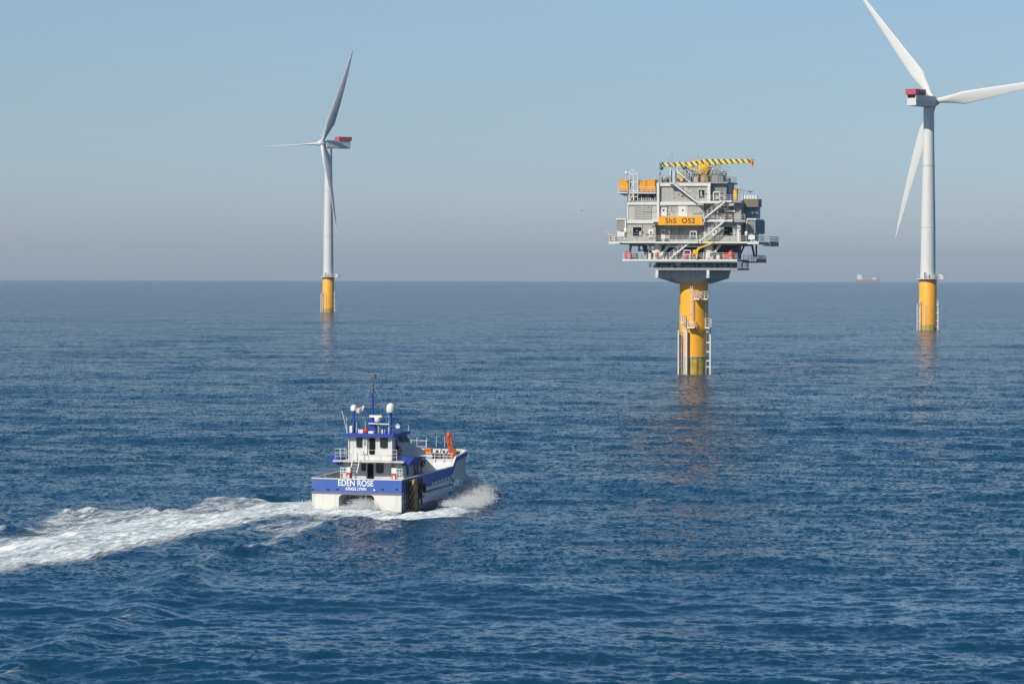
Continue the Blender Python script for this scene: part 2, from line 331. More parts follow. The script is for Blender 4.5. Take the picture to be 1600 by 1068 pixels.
# spray: small drops thrown up beside the bow, between the hulls and at the stern
ms = bpy.data.materials.new('sea_spray'); ms.use_nodes = True; b = ms.node_tree.nodes['Principled BSDF']; b.inputs['Base Color'].default_value = (.95, .96, .95, 1)
b.inputs['Roughness'].default_value = 1; b.inputs['Specular IOR Level'].default_value = 0.1; tl = ms.node_tree.nodes.new('ShaderNodeBsdfTranslucent'); tl.inputs[0].default_value = (.95, .96, .96, 1); mxs = ms.node_tree.nodes.new('ShaderNodeMixShader'); mxs.inputs[0].default_value = .5
ms.node_tree.links.new(b.outputs[0], mxs.inputs[1]); ms.node_tree.links.new(tl.outputs[0], mxs.inputs[2]); ms.node_tree.links.new(mxs.outputs[0], ms.node_tree.nodes['Material Output'].inputs['Surface'])
def spray(name, label, clouds):
    V = []; Fs = []
    T = np.array([(1, 1, 1), (1, -1, -1), (-1, 1, -1), (-1, -1, 1)]) * .6; TF = np.array([(0, 1, 2), (0, 3, 1), (0, 2, 3), (1, 3, 2)]); base = 0
    for cx, cy, cz, sx, sy, sz, n, size in clouds:
        p = rng.normal(size=(n, 3)) * (sx, sy, sz); p[:, 2] = np.abs(p[:, 2]); p += (cx, cy, cz)
        s_ = rng.uniform(.35, 1, n)[:, None, None] * size; q, _ = np.linalg.qr(rng.normal(size=(n, 3, 3)))
        v = p[:, None, :] + (T[None] @ q) * s_; V.append(v.reshape(-1, 3)); Fs.append((TF[None] + (base + np.arange(n) * 4)[:, None, None]).reshape(-1, 3)); base += 4 * n
    V = np.vstack(V).astype('f4'); Fs = np.vstack(Fs).astype('i4'); me = bpy.data.meshes.new(name)
    me.vertices.add(len(V)); me.vertices.foreach_set('co', V.reshape(-1)); me.loops.add(Fs.size); me.loops.foreach_set('vertex_index', Fs.reshape(-1))
    me.polygons.add(len(Fs)); me.polygons.foreach_set('loop_start', np.arange(len(Fs), dtype='i4') * 3); me.update(calc_edges=True); me.materials.append(ms)
    o = bpy.data.objects.new(name, me); COL.objects.link(o); o['kind'] = 'stuff'; o['label'] = label; o['category'] = 'spray'
# ------------------------------------------------------------------ wind turbines
M_TOWER = mat('tower_paint', (.62, .615, .585), .4, var=.03, scale=.3, dirt=((.46, .45, .41), .4))
M_BLADE = mat('blade_gelcoat', (.62, .615, .59), .35, var=.015, scale=.2)
M_YEL = mat('yellow_marine_paint', (.88, .40, .022), .45, var=.06, scale=.5, dirt=((.45, .21, .04), .45))
M_ALG = mat('weed_stained_steel', (.46, .31, .05), .7, var=.3, scale=1.2, dirt=((.05, .055, .02), .8))
M_WSTEEL = mat('white_steel', (.66, .65, .60), .45, var=.04, scale=.8, dirt=((.5, .42, .3), .3))
M_RED = mat('red_panel', (.50, .06, .09), .5, var=.08)
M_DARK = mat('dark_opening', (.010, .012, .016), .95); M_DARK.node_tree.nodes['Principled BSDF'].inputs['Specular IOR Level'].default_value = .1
M_GREY = mat('grey_steel', (.30, .31, .31), .5, var=.08, dirt=((.2, .17, .13), .3))
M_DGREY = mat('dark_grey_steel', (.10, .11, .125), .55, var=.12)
def blade_mesh(ln):
    mb = MB(); n = 24; ns = 26; rows = []
    for k in range(ns):
        t = k / (ns - 1); r_ = 1.2 + (ln - 1.2) * t
        ch = 2.1 if t < .03 else (2.1 + (4.9 - 2.1) * min(1, (t - .03) / .17) if t < .20 else 4.9 * (1 - (t - .20) / .80) ** .84 * 1.0 + .30)
        th = 2.1 if t < .03 else max(.32, 2.1 * (1 - min(1, (t - .03) / .22)) + 1.25 * min(1, (t - .03) / .22) * (1 - t) ** .9)
        tw = R(16) * (1 - t) ** 2
        ring = []
        for i in range(n):
            a = 2 * math.pi * i / n; x_ = math.cos(a) * ch / 2 - (ch - 2.1) * .22 * (1 if t > .03 else 0); y_ = math.sin(a) * th / 2 * (1 if t < .05 else (.55 + .45 * math.cos(a * .5) ** 2))
            ring.append((x_ * math.cos(tw) - y_ * math.sin(tw), x_ * math.sin(tw) + y_ * math.cos(tw), r_))
        rows += ring
    mb.add(rows, [(j * n + i, j * n + (i + 1) % n, (j + 1) * n + (i + 1) % n, (j + 1) * n + i) for j in range(ns - 1) for i in range(n)] + [tuple(range(n - 1, -1, -1)), tuple(range((ns - 1) * n, ns * n))])
    return mb
def turbine(label, px, py, hub_py, yaw, phase, tp_r, tp_top, rt, rot_len, nac_red, deck_a, pitch=0):
    p = sea(px, py); p.z = drop(p.x, p.y)
    root = thing('wind_turbine', label, 'wind turbine', p, 0, 'wind turbines standing in the sea')
    sc = FPX / p.y; hubz = (py - hub_py) / sc - 1.2
    MB().lathe([(tp_r, -3), (tp_r, 2.2)], n=40).build('foundation_pile', M_ALG, root, True)
    tp = MB().lathe([(tp_r + .05, 2.2), (tp_r + .05, tp_top - .8), (tp_r - .3, tp_top)], n=40).build('transition_piece', M_YEL, root, True)
    MB().lathe([(tp_r - .35, tp_top), (tp_r - .4, tp_top + 3), (tp_r - .55, hubz * .45), (rt + .12, hubz * .82), (rt, hubz - 2.4)], n=40).build('tower', M_TOWER, root, True)
    fl_ = MB(); [fl_.lathe([(r2, z2 - .12), (r2 + .07, z2), (r2, z2 + .12)], n=40) for z2, r2 in ((hubz * .45, tp_r - .54), (hubz * .72, rt + .36))]
    fl_.each('flange_ring', mat('joint_grey', (.42, .42, .40), .6), root, True)
    # work platform round the top of the yellow piece
    D = MB().lathe([(tp_r + 1.5, tp_top - .1), (tp_r + 1.5, tp_top + .18)], n=20)
    a = deck_a; ex = Vector((math.cos(a), math.sin(a), 0)) * (tp_r + 3.0); sd_ = Vector((-math.sin(a), math.cos(a), 0)) * 2.6
    D.prism([((ex + sd_).x, (ex + sd_).y), ((ex - sd_).x, (ex - sd_).y), ((-sd_).x, (-sd_).y), ((sd_).x, (sd_).y)], tp_top - .12, tp_top + .2, 'z')
    for k in range(8): D.beam((math.cos(k * .785) * tp_r, math.sin(k * .785) * tp_r, tp_top - 1.2), (math.cos(k * .785) * (tp_r + 1.4), math.sin(k * .785) * (tp_r + 1.4), tp_top - .1), .12, .15)
    D.build('work_platform', M_WSTEEL, root)
    rl = MB(); pts = [(math.cos(R(18 * k)) * (tp_r + 1.4), math.sin(R(18 * k)) * (tp_r + 1.4), tp_top + .18) for k in range(21)]; rl.rail(pts, 1.2, .05, 3, 1.2)
    q = [tuple((sd_ * .95) + Vector((0, 0, tp_top + .2))), tuple(ex * .97 + sd_ * .95 + Vector((0, 0, tp_top + .2))), tuple(ex * .97 - sd_ * .95 + Vector((0, 0, tp_top + .2))), tuple(-(sd_ * .95) + Vector((0, 0, tp_top + .2)))]; rl.rail(q, 1.2, .05, 3, 1.2)
    rl.build('railing', M_WSTEEL, root)
    eq = MB(); zt = tp_top + .2
    for (u, v, w_, h_) in ((tp_r + 1.2, 1.0, 1.3, 1.5), (tp_r + 1.7, -.9, 1.6, 1.2)):
        c = Vector((math.cos(a), math.sin(a), 0)) * u + Vector((-math.sin(a), math.cos(a), 0)) * v; eq.box(c.x - w_ / 2, c.x + w_ / 2, c.y - w_ / 2, c.y + w_ / 2, zt, zt + h_)
    eq.box(.2, 1.9, -tp_r - 1.1, -tp_r + .35, zt, zt + 1.3); eq.box(-1.4, -.2, -tp_r - 1.0, -tp_r + .35, zt, zt + 1.9)
    eq.each('equipment_box', M_WSTEEL, root)
    dv = MB(); c = Vector((math.cos(a), math.sin(a), 0)) * (tp_r + 2.3); dv.tube((c.x, c.y, zt), (c.x, c.y, zt + 3.0), .11, 8); dv.tube((c.x, c.y, zt + 3.0), (c.x + 2.1, c.y - .3, zt + 3.9), .09, 8); dv.tube((c.x + 2.1, c.y - .3, zt + 3.9), (c.x + 2.1, c.y - .3, zt + 2.6), .03, 4)
    dv.build('davit_crane', M_GREY, root)
    # boat landings: pairs of fender tubes with rungs and a ladder between
    for ang in (R(207), R(-17)):
        bl = MB(); n_ = Vector((math.cos(ang), math.sin(ang), 0)); s_ = Vector((-math.sin(ang), math.cos(ang), 0)); h_ = tp_top * .52
        for k in (-1, 1):
            c = n_ * (tp_r + .9) + s_ * k * 1.0; bl.tube(c + Vector((0, 0, -2)), c + Vector((0, 0, h_)), .20, 10)
            for z in (1.5, h_ * .35, h_ * .65, h_ * .95): bl.tube(c + Vector((0, 0, z)), n_ * (tp_r - .3) + s_ * k * .7 + Vector((0, 0, z)), .13, 6)
        bl.build('boat_landing', M_WSTEEL, root)
        ld = MB()
        for k in (-.28, .28): ld.tube(n_ * (tp_r + .55) + s_ * k + Vector((0, 0, -1)), n_ * (tp_r + .55) + s_ * k + Vector((0, 0, h_ + 1.2)), .05, 5)
        z = 0
        while z < h_ + 1: ld.tube(n_ * (tp_r + .55) - s_ * .28 + Vector((0, 0, z)), n_ * (tp_r + .55) + s_ * .28 + Vector((0, 0, z)), .035, 4); z += .4
        c = n_ * (tp_r + .55); ld.box(c.x - .9, c.x + .9, c.y - .7, c.y + .7, h_ + .1, h_ + .25)
        ld.rail([(c.x - .85, c.y - .65, h_ + .25), (c.x + .85, c.y - .65, h_ + .25), (c.x + .85, c.y + .65, h_ + .25), (c.x - .85, c.y + .65, h_ + .25), (c.x - .85, c.y - .65, h_ + .25)], 1.1, .05, 2, .9)
        ld.build('ladder', M_WSTEEL, root)
    ca = MB(); 
    for xx in (-tp_r * .42, -tp_r * .30): ca.tube((xx, -math.sqrt(tp_r ** 2 - xx * xx) - .18, -1), (xx, -math.sqrt(tp_r ** 2 - xx * xx) - .18, tp_top * .5), .09, 6)
    ca.each('cable_pipe', M_WSTEEL, root)
    dr_ = MB(); dr_.box(-1.9, -1.0, -(tp_r - .2), -(tp_r - .8), zt, zt + 2.2); dr_.build('door', M_DGREY, root)
    # nacelle, yawed: local +y is the rotor axis
    nz_ = bpy.data.objects.new('nacelle', None)
    ax = Vector((math.sin(yaw), math.cos(yaw), 0)); sdv = Vector((math.cos(yaw), -math.sin(yaw), 0)); tilt = R(6)
    def W(x_, y_, z_): return Vector((0, 0, hubz)) + sdv * x_ + ax * (y_ * math.cos(tilt) * 1.0) + Vector((0, 0, z_))
    def wbox(mb, x0, x1, y0, y1, z0, z1, tp=0): mb.hexa([W(x0, y0, z0), W(x1, y0, z0), W(x1, y1, z0 + tp), W(x0, y1, z0 + tp), W(x0, y0, z1), W(x1, y0, z1), W(x1, y1, z1 - tp), W(x0, y1, z1 - tp)])
    nm = MB(); wbox(nm, -2.1, 2.1, -13.4, 1.4, -2.3, 2.0); wbox(nm, -2.1, 2.1, 1.4, 2.4, -2.3, 2.0, .35)
    nac = nm.build('nacelle', M_TOWER, root)
    bv = nac.modifiers.new('bevel', 'BEVEL'); bv.width = .22; bv.segments = 2
    hb = MB()   # helihoist basket of red panels on the roof
    x0, x1, y0, y1 = -2.35, 2.35, -14.1, nac_red
    for (a0, a1, b0, b1) in ((x0, x1, y0, y0 + .08), (x0, x1, y1 - .08, y1), (x0, x0 + .08, y0 + .08, y1 - .08), (x1 - .08, x1, y0 + .08, y1 - .08)): wbox(hb, a0, a1, b0, b1, 2.15, 4.2)
    wbox(hb, x0 + .08, x1 - .08, y0 + .08, y1 - .08, 2.06, 2.16)
    hb.build('hoist_basket', M_RED, nac)
    bs = MB(); k = y0 + .8
    while k < y1: [bs.tube(W(xx, k, 2.1), W(xx, k, 4.25), .06, 4) for xx in (x0 - .07, x1 + .07)]; k += 1.1
    bs.each('basket_post', mat('pale_red_steel', (.55, .22, .22), .5), nac)
    gr = MB(); wbox(gr, -1.75, 1.75, -13.46, -13.4, .75, 1.8); gr.build('cooling_grille', M_DARK, nac)
    mm = MB(); mm.tube(W(.5, -12.2, 2.2), W(.5, -12.2, 5.2), .05, 5); mm.tube(W(.2, -12.2, 5.0), W(.9, -12.2, 5.0), .04, 4); mm.tube(W(-.7, -11.2, 2.2), W(-.7, -11.2, 4.8), .05, 5); mm.each('weather_mast', M_GREY, nac)
    hub = thing('hub', '', '', W(0, 4.6, .25)); del hub['label']; del hub['category']; hub.parent = root
    mt = Matrix.Translation(W(0, 4.6, .25)) @ Matrix((( sdv.x, ax.x, 0, 0), (sdv.y, ax.y, 0, 0), (0, 0, 1, 0), (0, 0, 0, 1))) @ Matrix.Rotation(tilt, 4, 'X')
    bpy.data.objects.remove(hub)
    hm = MB(); hm.lathe([(.05, -2.4), (.8, -2.25), (1.45, -1.7), (1.8, -.7), (1.85, .7), (1.7, 1.7)], n=28)
    hub = hm.build('hub', M_BLADE, root, True); hub.matrix_local = mt @ Matrix.Rotation(R(90), 4, 'X')
    bm_ = blade_mesh(rot_len); first = None; cp_, sp_ = math.cos(pitch), math.sin(pitch)
    bm_.v = [(v[0] * cp_ - v[1] * sp_ * 1.0, v[0] * sp_ + v[1] * cp_ - 2.6 * (v[2] / rot_len) ** 2, v[2]) for v in bm_.v]
    for k in range(3):
        if first is None: o = bm_.build('blade', M_BLADE, root, True); first = o
        else: o = first.copy(); COL.objects.link(o); o.parent = root
        th = phase + k * 2 * math.pi / 3                       # angle from +x in the rotor plane
        bx = Vector((-math.sin(th), 0, math.cos(th))); bz = Vector((math.cos(th), 0, math.sin(th)))
        rm = Matrix(((bx.x, 0, bz.x, 0), (0, -1, 0, 0), (bx.z, 0, bz.z, 0), (0, 0, 0, 1)))
        o.matrix_local = mt @ rm
    return root
turbine('white wind turbine left of the substation, its upright blade whole in view', 513, 488, 222, R(180 + 55), R(180 - 60), 3.25, 20.0, 2.05, 58, -5.6, R(-10), R(-111))
turbine('larger white wind turbine at the right edge with its top blade cut off', 1449.5, 516, 154, R(38), R(7), 3.4, 20.4, 2.1, 59, -6.2, R(-10))
# ------------------------------------------------------------------ workboat (catamaran)
BF = Frame(-14.4, 297.0, R(16), 470, 570, 4.273)
M_HULLW = mat('white_hull_paint', (.66, .65, .59), .35, var=.04, scale=.6, dirt=((.42, .34, .22), .5))
M_HULLG = mat('grey_hull_paint', (.60, .62, .64), .4, var=.05, scale=.5, dirt=((.35, .34, .32), .3))
M_BLUE = mat('blue_hull_paint', (.042, .105, .38), .5, var=.08, scale=.8, dirt=((.10, .13, .28), .5))
M_BLUED = mat('blue_roof_paint', (.014, .045, .30), .5, var=.05)
M_CABIN = mat('light_grey_cabin_paint', (.56, .56, .54), .5, var=.05, dirt=((.36, .30, .22), .45))
M_CABW = mat('white_cabin_paint', (.64, .63, .59), .45, var=.04, dirt=((.40, .32, .22), .45))
M_RUB = mat('black_rubber', (.035, .035, .04), .8, var=.2)
M_STRIP = mat('grey_rubbing_strake', (.13, .14, .20), .6, var=.1)
M_GLASS = mat('dark_window_glass', (.012, .016, .022), .18, var=.0)
M_DECK = mat('deck_paint', (.30, .30, .28), .7, var=.15, dirt=((.2, .15, .1), .4))
M_ORNG = mat('orange_crane_paint', (.50, .065, .012), .45, var=.12, dirt=((.2, .05, .02), .5))
M_LRED = mat('red_plastic', (.60, .03, .03), .5, var=.06)
M_ORB = mat('orange_plastic', (.75, .20, .02), .5, var=.06)
M_WPL = mat('white_plastic', (.70, .70, .67), .4, var=.02)
boat = thing('workboat', 'blue and white catamaran workboat speeding away and throwing up a white wake', 'boat', BF.o, -BF.a)
def zl(tab, y):
    for (a, b), (c, d) in zip(tab, tab[1:]):
        if a <= y <= c: return b + (d - b) * (y - a) / (c - a)
    return tab[-1][1] if y > tab[-1][0] else tab[0][1]
BT = [(0, 4.4), (13, 4.4), (16, 4.4), (19, 4.4), (20.9, 4.38), (22.2, 3.95), (23.2, 3.2)]           # half beam
TOP = [(0, 2.86), (10, 3.05), (15.9, 3.2), (17.0, 4.07), (20.9, 4.42), (23.2, 4.45)]      # bulwark top
BOT = [(0, 1.62), (10, 1.78), (15.6, 2.05), (17.4, 3.66), (20.9, 4.0), (23.2, 4.1)]                # bottom of the blue band
YS = [0, 1.5, 3, 5, 7, 9, 11, 13, 14.5, 15.6, 15.9, 16.4, 17.0, 17.4, 18, 19, 20, 20.9, 21, 21.8, 22.5, 23.2]
# demihulls: ring sections from the band down round the keel and up the tunnel side
for sg in (1, -1):
    mb = MB(); n = len(YS)
    secs = []
    for y in YS:
        b_ = zl(BT, y); q = y / 23.2; zb = zl(BOT, y); f = max(0, (q - .60) / .40)
        def st(z): return y - f * (3.2 * min(1, max(0, zb - z) / .7) + 2.4 * max(0, (3.3 - z) / 3.3))
        xl = b_ - .25 * f - (b_ - 2.9) * min(1, max(0, y - 15.5) / 4.5) * .9
        secs.append([(sg * b_, y, zb), (sg * (b_ - .35 * f), st(zb - .6), zb - .6), (sg * (b_ - (b_ - xl) * .62), st(1.5 + f), 1.25 + f * .8), (sg * xl, st(.5), .35), (sg * (3.1 + (xl - 3.1) * .35 * (1 - f)), st(-.7), -.7 + f * .4), (sg * (1.75 + 1.1 * f), st(.3), .2), (sg * (1.75 + 1.0 * f), st(1.45), 1.45 + f * .6), (sg * (1.75 + .9 * f), y, zb)])
    m = len(secs[0]); mb.v = [p for s_ in secs for p in s_]
    for j in range(n - 1):
        for i in range(m - 1):
            f_ = (j * m + i, j * m + i + 1, (j + 1) * m + i + 1, (j + 1) * m + i); mb.f.append(f_[::-1] if sg > 0 else f_)
        mb.f.append((j * m + m - 1, j * m, (j + 1) * m, (j + 1) * m + m - 1))
    mb.f.append(tuple(range((n - 1) * m, n * m))); mb.f.append(tuple(range(m)))
    mb.build('hull', M_HULLG, boat, True)
# white transom plate with the arched tunnel opening
tw = 1.74; ar = [(tw, -.5), (tw, 1.05)] + [(tw - .38 + .38 * math.cos(R(a)), 1.05 + .38 * math.sin(R(a))) for a in (22, 45, 68, 90)]
arL = [(-x, z) for x, z in ar]
tr = MB()
for side in (ar, arL):
    s_ = 1 if side is ar else -1
    tr.prism([(s_ * 4.38, -.1), (s_ * 4.38, 1.5), (side[-1][0], 1.5)] + [p for p in side[::-1]][:-1] + [(s_ * tw, -.1)], -.05, .08)
tr.prism([(-tw + .38, 1.43), (tw - .38, 1.43), (tw - .38, 1.5), (-tw + .38, 1.5)], -.05, .08)
tr.build('transom', M_HULLW, boat)
tn = MB().box(-1.8, 1.8, .1, 19, 1.47, 1.6); tn.build('tunnel_roof', M_HULLG, boat)
st_ = MB().box(-4.46, 4.46, -.12, .1, 1.5, 1.68)
st_.path([(4.46, 0.1, 1.6), (4.48, 3.6, 1.64)], .09, 8); st_.path([(-4.46, 0.1, 1.6), (-4.48, 13, 1.75)], .09, 8); st_.build('rubbing_strake', M_STRIP, boat)
bt = MB().box(-4.4, 4.4, -.04, .08, 1.685, 2.84); bt.build('transom_bulwark', M_BLUE, boat)
# bulwark sides and bow in blue, white capping rail
bw = MB(); cp = MB()
for sg in (1, -1):
    for y0, y1 in zip(YS, YS[1:]):
        a, b_ = zl(BT, y0), zl(BT, y1)
        if y0 == 0: y0 = .085
        P = [(sg * a, y0, zl(BOT, y0) + .01), (sg * b_, y1, zl(BOT, y1) + .01), (sg * (b_ - .12), y1, zl(BOT, y1) + .01), (sg * (a - .12), y0, zl(BOT, y0) + .01)]
        Q = [(sg * (a + .03), y0, zl(TOP, y0)), (sg * (b_ + .03), y1, zl(TOP, y1)), (sg * (b_ - .12), y1, zl(TOP, y1)), (sg * (a - .12), y0, zl(TOP, y0))]
        (bw.hexa(P + Q) if sg > 0 else bw.hexa(P[::-1] + Q[::-1]))
        P2 = [(p[0], p[1], p[2] + .003) for p in Q]; P2[0] = (P2[0][0] + sg * .04, P2[0][1], P2[0][2]); P2[1] = (P2[1][0] + sg * .04, P2[1][1], P2[1][2])
        Q2 = [(p[0], p[1], p[2] + .07) for p in P2]; cp.hexa(P2 + Q2) if sg > 0 else cp.hexa(P2[::-1] + Q2[::-1])
bw.box(-3.2, 3.2, 23.1, 23.3, 4.1, 4.45); bw.build('bulwark', M_BLUE, boat)
cp.box(-4.42, 4.42, -.09, .11, 2.845, 2.93); cp.box(-3.2, 3.2, 23.05, 23.35, 4.453, 4.52); cp.build('capping_rail', M_HULLW, boat)
il = MB()      # white inner faces of the bow and well deck bulwarks
for sg in (1, -1):
    for y0, y1 in zip(YS, YS[1:]):
        a, b_ = zl(BT, y0) - .123, zl(BT, y1) - .123; P = [(sg * a, y0, 1.97), (sg * b_, y1, 1.97), (sg * (b_ - .03), y1, 1.97), (sg * (a - .03), y0, 1.97)]; Q = [(p[0], p[1], zl(TOP, p[1]) - .01) for p in P]
        il.hexa(P + Q) if sg > 0 else il.hexa(P[::-1] + Q[::-1])
    for y in (1.5, 3, 14.0, 15.2, 16.4): il.box(min(sg * 4.1, sg * 4.25), max(sg * 4.1, sg * 4.25), y - .04, y + .04, 1.97, zl(TOP, y) - .03)
il.box(-3.1, 3.1, 23.02, 23.09, 3.86, 4.42); il.build('bulwark_lining', M_CABIN, boat)
dk = MB().prism([(4.2, .1), (4.2, 14), (4.1, 17.2), (-4.1, 17.2), (-4.2, 14), (-4.2, .1)], 1.72, 1.94, 'z'); dk.build('deck', M_DECK, boat)
fc = MB().prism([(4.1, 17.3), (3.75, 21.2), (3.1, 23), (-3.1, 23), (-3.75, 21.2), (-4.1, 17.3)], 3.7, 3.85, 'z').box(-4.1, 4.1, 17.3, 17.42, 1.95, 3.69); fc.build('forecastle', M_CABW, boat)
fr_ = MB()
for x in (-3.6, -3.0, -1.2, 0, 1.3, 2.2, 3.1): fr_.box(x - .06, x + .06, 17.2, 17.295, 1.95, 3.85)
fr_.each('frame', mat('rust_streaked_white', (.6, .55, .48), .6, var=.1, dirt=((.25, .12, .05), .8)), boat)
rl = MB(); rl.rail([(-3.9, 17.35, 3.86), (3.9, 17.35, 3.86)], .55, .03, 2, .9); rl.build('forecastle_rail', M_WPL, boat)
# superstructure --------------------------------------------------
lc = MB().prism([(4.9, 1.95), (BF.X(906, 698, 3.0)[0] + 1.2, 1.95), BF.X(906, 698, 3.0), (BF.X(831, 590, 3.0)[0], 4.25), (4.9, 4.25)], -3.0, 3.0, 'x'); lc.build('lower_cabin', M_CABIN, boat)
ud = MB().prism([(4.1, 3.2), (-4.1, 3.2), (-4.1, 4.0), (-3.2, 9.5), (3.2, 9.5), (4.1, 4.0)][::-1] if False else [(-3.5, 3.3), (3.5, 3.3), (3.5, 10), (2.9, 12.3), (-2.9, 12.3), (-3.5, 10)], 4.26, 4.40, 'z'); ud.build('upper_deck', M_CABIN, boat)
wh = MB().prism([(4.0, 4.41), (BF.X(838, 590, 2.15)[0], 4.41), BF.X(831, 573, 2.15), BF.X(719, 511, 2.15), (8.3, 6.6), (4.0, 6.6)], -2.15, 2.15, 'x'); wh_o = wh.build('wheelhouse', M_CABIN, boat)
MB().box(-2.16, 2.16, 3.955, 3.995, 4.42, 5.42).build('aft_panel', M_CABW, wh_o)
MB().tube((-2.13, 3.95, 4.42), (-2.13, 3.95, 6.6), .07, 8).tube((2.13, 3.95, 4.42), (2.13, 3.95, 6.6), .07, 8).each('corner_post', M_CABW, wh_o)
rf = MB().prism([(3.5, 6.62), (8.7, 6.72), (8.5, 7.0), (3.5, 6.92)], -2.45, 2.45, 'x'); rf.build('wheelhouse_roof', M_BLUED, boat)
vis = MB()
for sg in (1, -1): vis.prism([BF.X(*q, 2.2) for q in ((624, 482), (650, 476), (664, 512), (722, 512), (688, 449), (622, 472))], sg * 2.17, sg * 2.3, 'x')
vis.each('window_visor', M_BLUED, boat)
def roundrect(x0, x1, z0, z1, r_, k=4):
    P = []
    for cx, cz, a0 in ((x1 - r_, z1 - r_, 0), (x0 + r_, z1 - r_, 90), (x0 + r_, z0 + r_, 180), (x1 - r_, z0 + r_, 270)):
        P += [(cx + r_ * math.cos(R(a0 + 90 * i / k)), cz + r_ * math.sin(R(a0 + 90 * i / k))) for i in range(k + 1)]
    return P
def aft(zx0, zy0, zx1, zy1, y, name, fm=M_RUB, gm=M_GLASS, r_=.12, gname='pane', fr=.06):
    x0, z1 = BF.F(zx0, zy0, y); x1, z0 = BF.F(zx1, zy1, y)
    f = MB().prism(roundrect(x0, x1, z0, z1, r_), y - .05, y - .002).build(name, fm, boat)
    MB().prism(roundrect(x0 + fr, x1 - fr, z0 + fr, z1 - fr, r_ * .7), y - .075, y - .052).build(gname, gm, f)
    return x0, x1, z0, z1
aft(371, 483, 411, 549, 4.0 - .04, 'window'); aft(530, 485, 579, 553, 4.0 - .04, 'window')
aft(503, 649, 553, 721, 4.9, 'window'); aft(404, 657, 434, 706, 4.9, 'window', r_=.08)
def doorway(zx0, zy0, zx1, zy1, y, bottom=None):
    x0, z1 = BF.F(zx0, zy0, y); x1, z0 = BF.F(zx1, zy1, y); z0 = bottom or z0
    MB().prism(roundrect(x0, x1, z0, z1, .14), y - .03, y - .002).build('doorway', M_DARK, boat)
doorway(457, 486, 495, 597, 3.95); doorway(445, 657, 485, 762, 4.9, 2.0)
def openleaf(zx0, zy0, zx1, zy1, y, bottom=None):
    x0, z1 = BF.F(zx0, zy0, y); x1, z0 = BF.F(zx1, zy1, y); z0 = bottom or z0
    d = MB().prism(roundrect(x0, x1, z0, z1, .08), y - .12, y - .05).build('door', M_CABW, boat)
    MB().prism(roundrect(x0 + .1, x1 - .1, z0 + (z1 - z0) * .55, z1 - .15, .06), y - .14, y - .122).build('pane', mat('grey_glass', (.25, .28, .3), .15, var=0), d)
openleaf(416, 488, 446, 598, 3.95)
for z0, z1, x0, x1, y in ((1.95, 4.2, 1.9, 2.05, 4.6), ):
    MB().box(x0, x1, y, y + .3, z0, z1).build('vent_trunk', M_GREY, boat)
# starboard and port side windows of both cabins
for sg in (1, -1):
    for y0, y1, z0, z1, xs in ((5.8, 6.3, 2.95, 3.85, 3.0), (8.0, 8.7, 2.85, 3.95, 3.0), (9.0, 9.7, 2.85, 3.95, 3.0), (10.2, 10.9, 2.85, 3.95, 3.0), (5.0, 5.7, 5.35, 6.35, 2.15)):
        f = MB().prism(roundrect(y0, y1, z0, z1, .1), sg * (xs + .002), sg * (xs + .04), 'x').build('window', M_RUB, boat)
        MB().prism(roundrect(y0 + .05, y1 - .05, z0 + .05, z1 - .05, .08), sg * (xs + .042), sg * (xs + .06), 'x').build('pane', M_GLASS, f)
    f = MB().prism([BF.X(*q, 2.16) for q in ((652, 472), (689, 452), (719, 508), (664, 508))], sg * 2.31, sg * 2.33, 'x').build('window', M_GLASS, boat)
    # blue wing bulwark at the edge of the upper deck
    P = [(sg * 3.15, 3.95, 3.95), (sg * 3.75, 3.95, 3.95), (sg * 3.75, 6.8, 3.98), (sg * 3.15, 6.8, 3.98)]; Q = [(sg * 3.0, 3.9, 4.80), (sg * 4.35, 3.9, 4.80), (sg * 4.25, 7.3, 4.65), (sg * 3.0, 7.3, 4.65)]
    w_ = MB(); w_.hexa(P + Q) if sg > 0 else w_.hexa(P[::-1] + Q[::-1]); w_.build('wing_bulwark', M_BLUED, boat)
    r_ = MB().rail([(sg * 3.3, 3.4, 4.41), (sg * 2.2, 3.4, 4.41)] if sg < 0 else [(sg * 2.8, 3.4, 4.41), (sg * 2.1, 3.4, 4.41)], 1.05, .02, 3, .6)
    if sg < 0: r_.rail([(sg * 3.3, 3.4, 4.41), (sg * 3.3, 7.5, 4.41)], 1.05, .02, 3, 1.2)
    r_.build('upper_deck_rail', M_WPL, boat)
MB().rail([(-1.6, 3.35, 4.41), (1.9, 3.35, 4.41)], 1.0, .02, 2, 1.1).build('upper_deck_rail', M_WPL, boat)
MB().rail([(-2.8, 10, 4.41), (-2.8, 12.2, 4.41)], 1.0, .03, 3, 1).build('stay_wire', M_WPL, boat)
MB().rail([(-3.4, 17.6, 3.86), (-3.0, 21, 3.86)], 1.75, .035, 4, 1.2).rail([(-3.4, 17.6, 3.86), (1.2, 17.6, 3.86)], 1.75, .03, 3, 1.6).build('bow_rail', M_WPL, boat)
pr2 = MB()
for zy in (478, 492, 507, 522):
    a, b_ = BF.X(716, zy, -2.6), BF.X(965, zy + 8, -2.6); pr2.tube((-2.6, *a), (-2.6, *b_), .022, 4)
for zx in (716, 775, 840, 905, 960):
    a, b_ = BF.X(zx, 480, -2.6), BF.X(zx, 545, -2.6); pr2.tube((-2.6, *a), (-2.6, b_[0], b_[1]), .03, 4)
pr2.build('port_rail', M_WPL, boat)
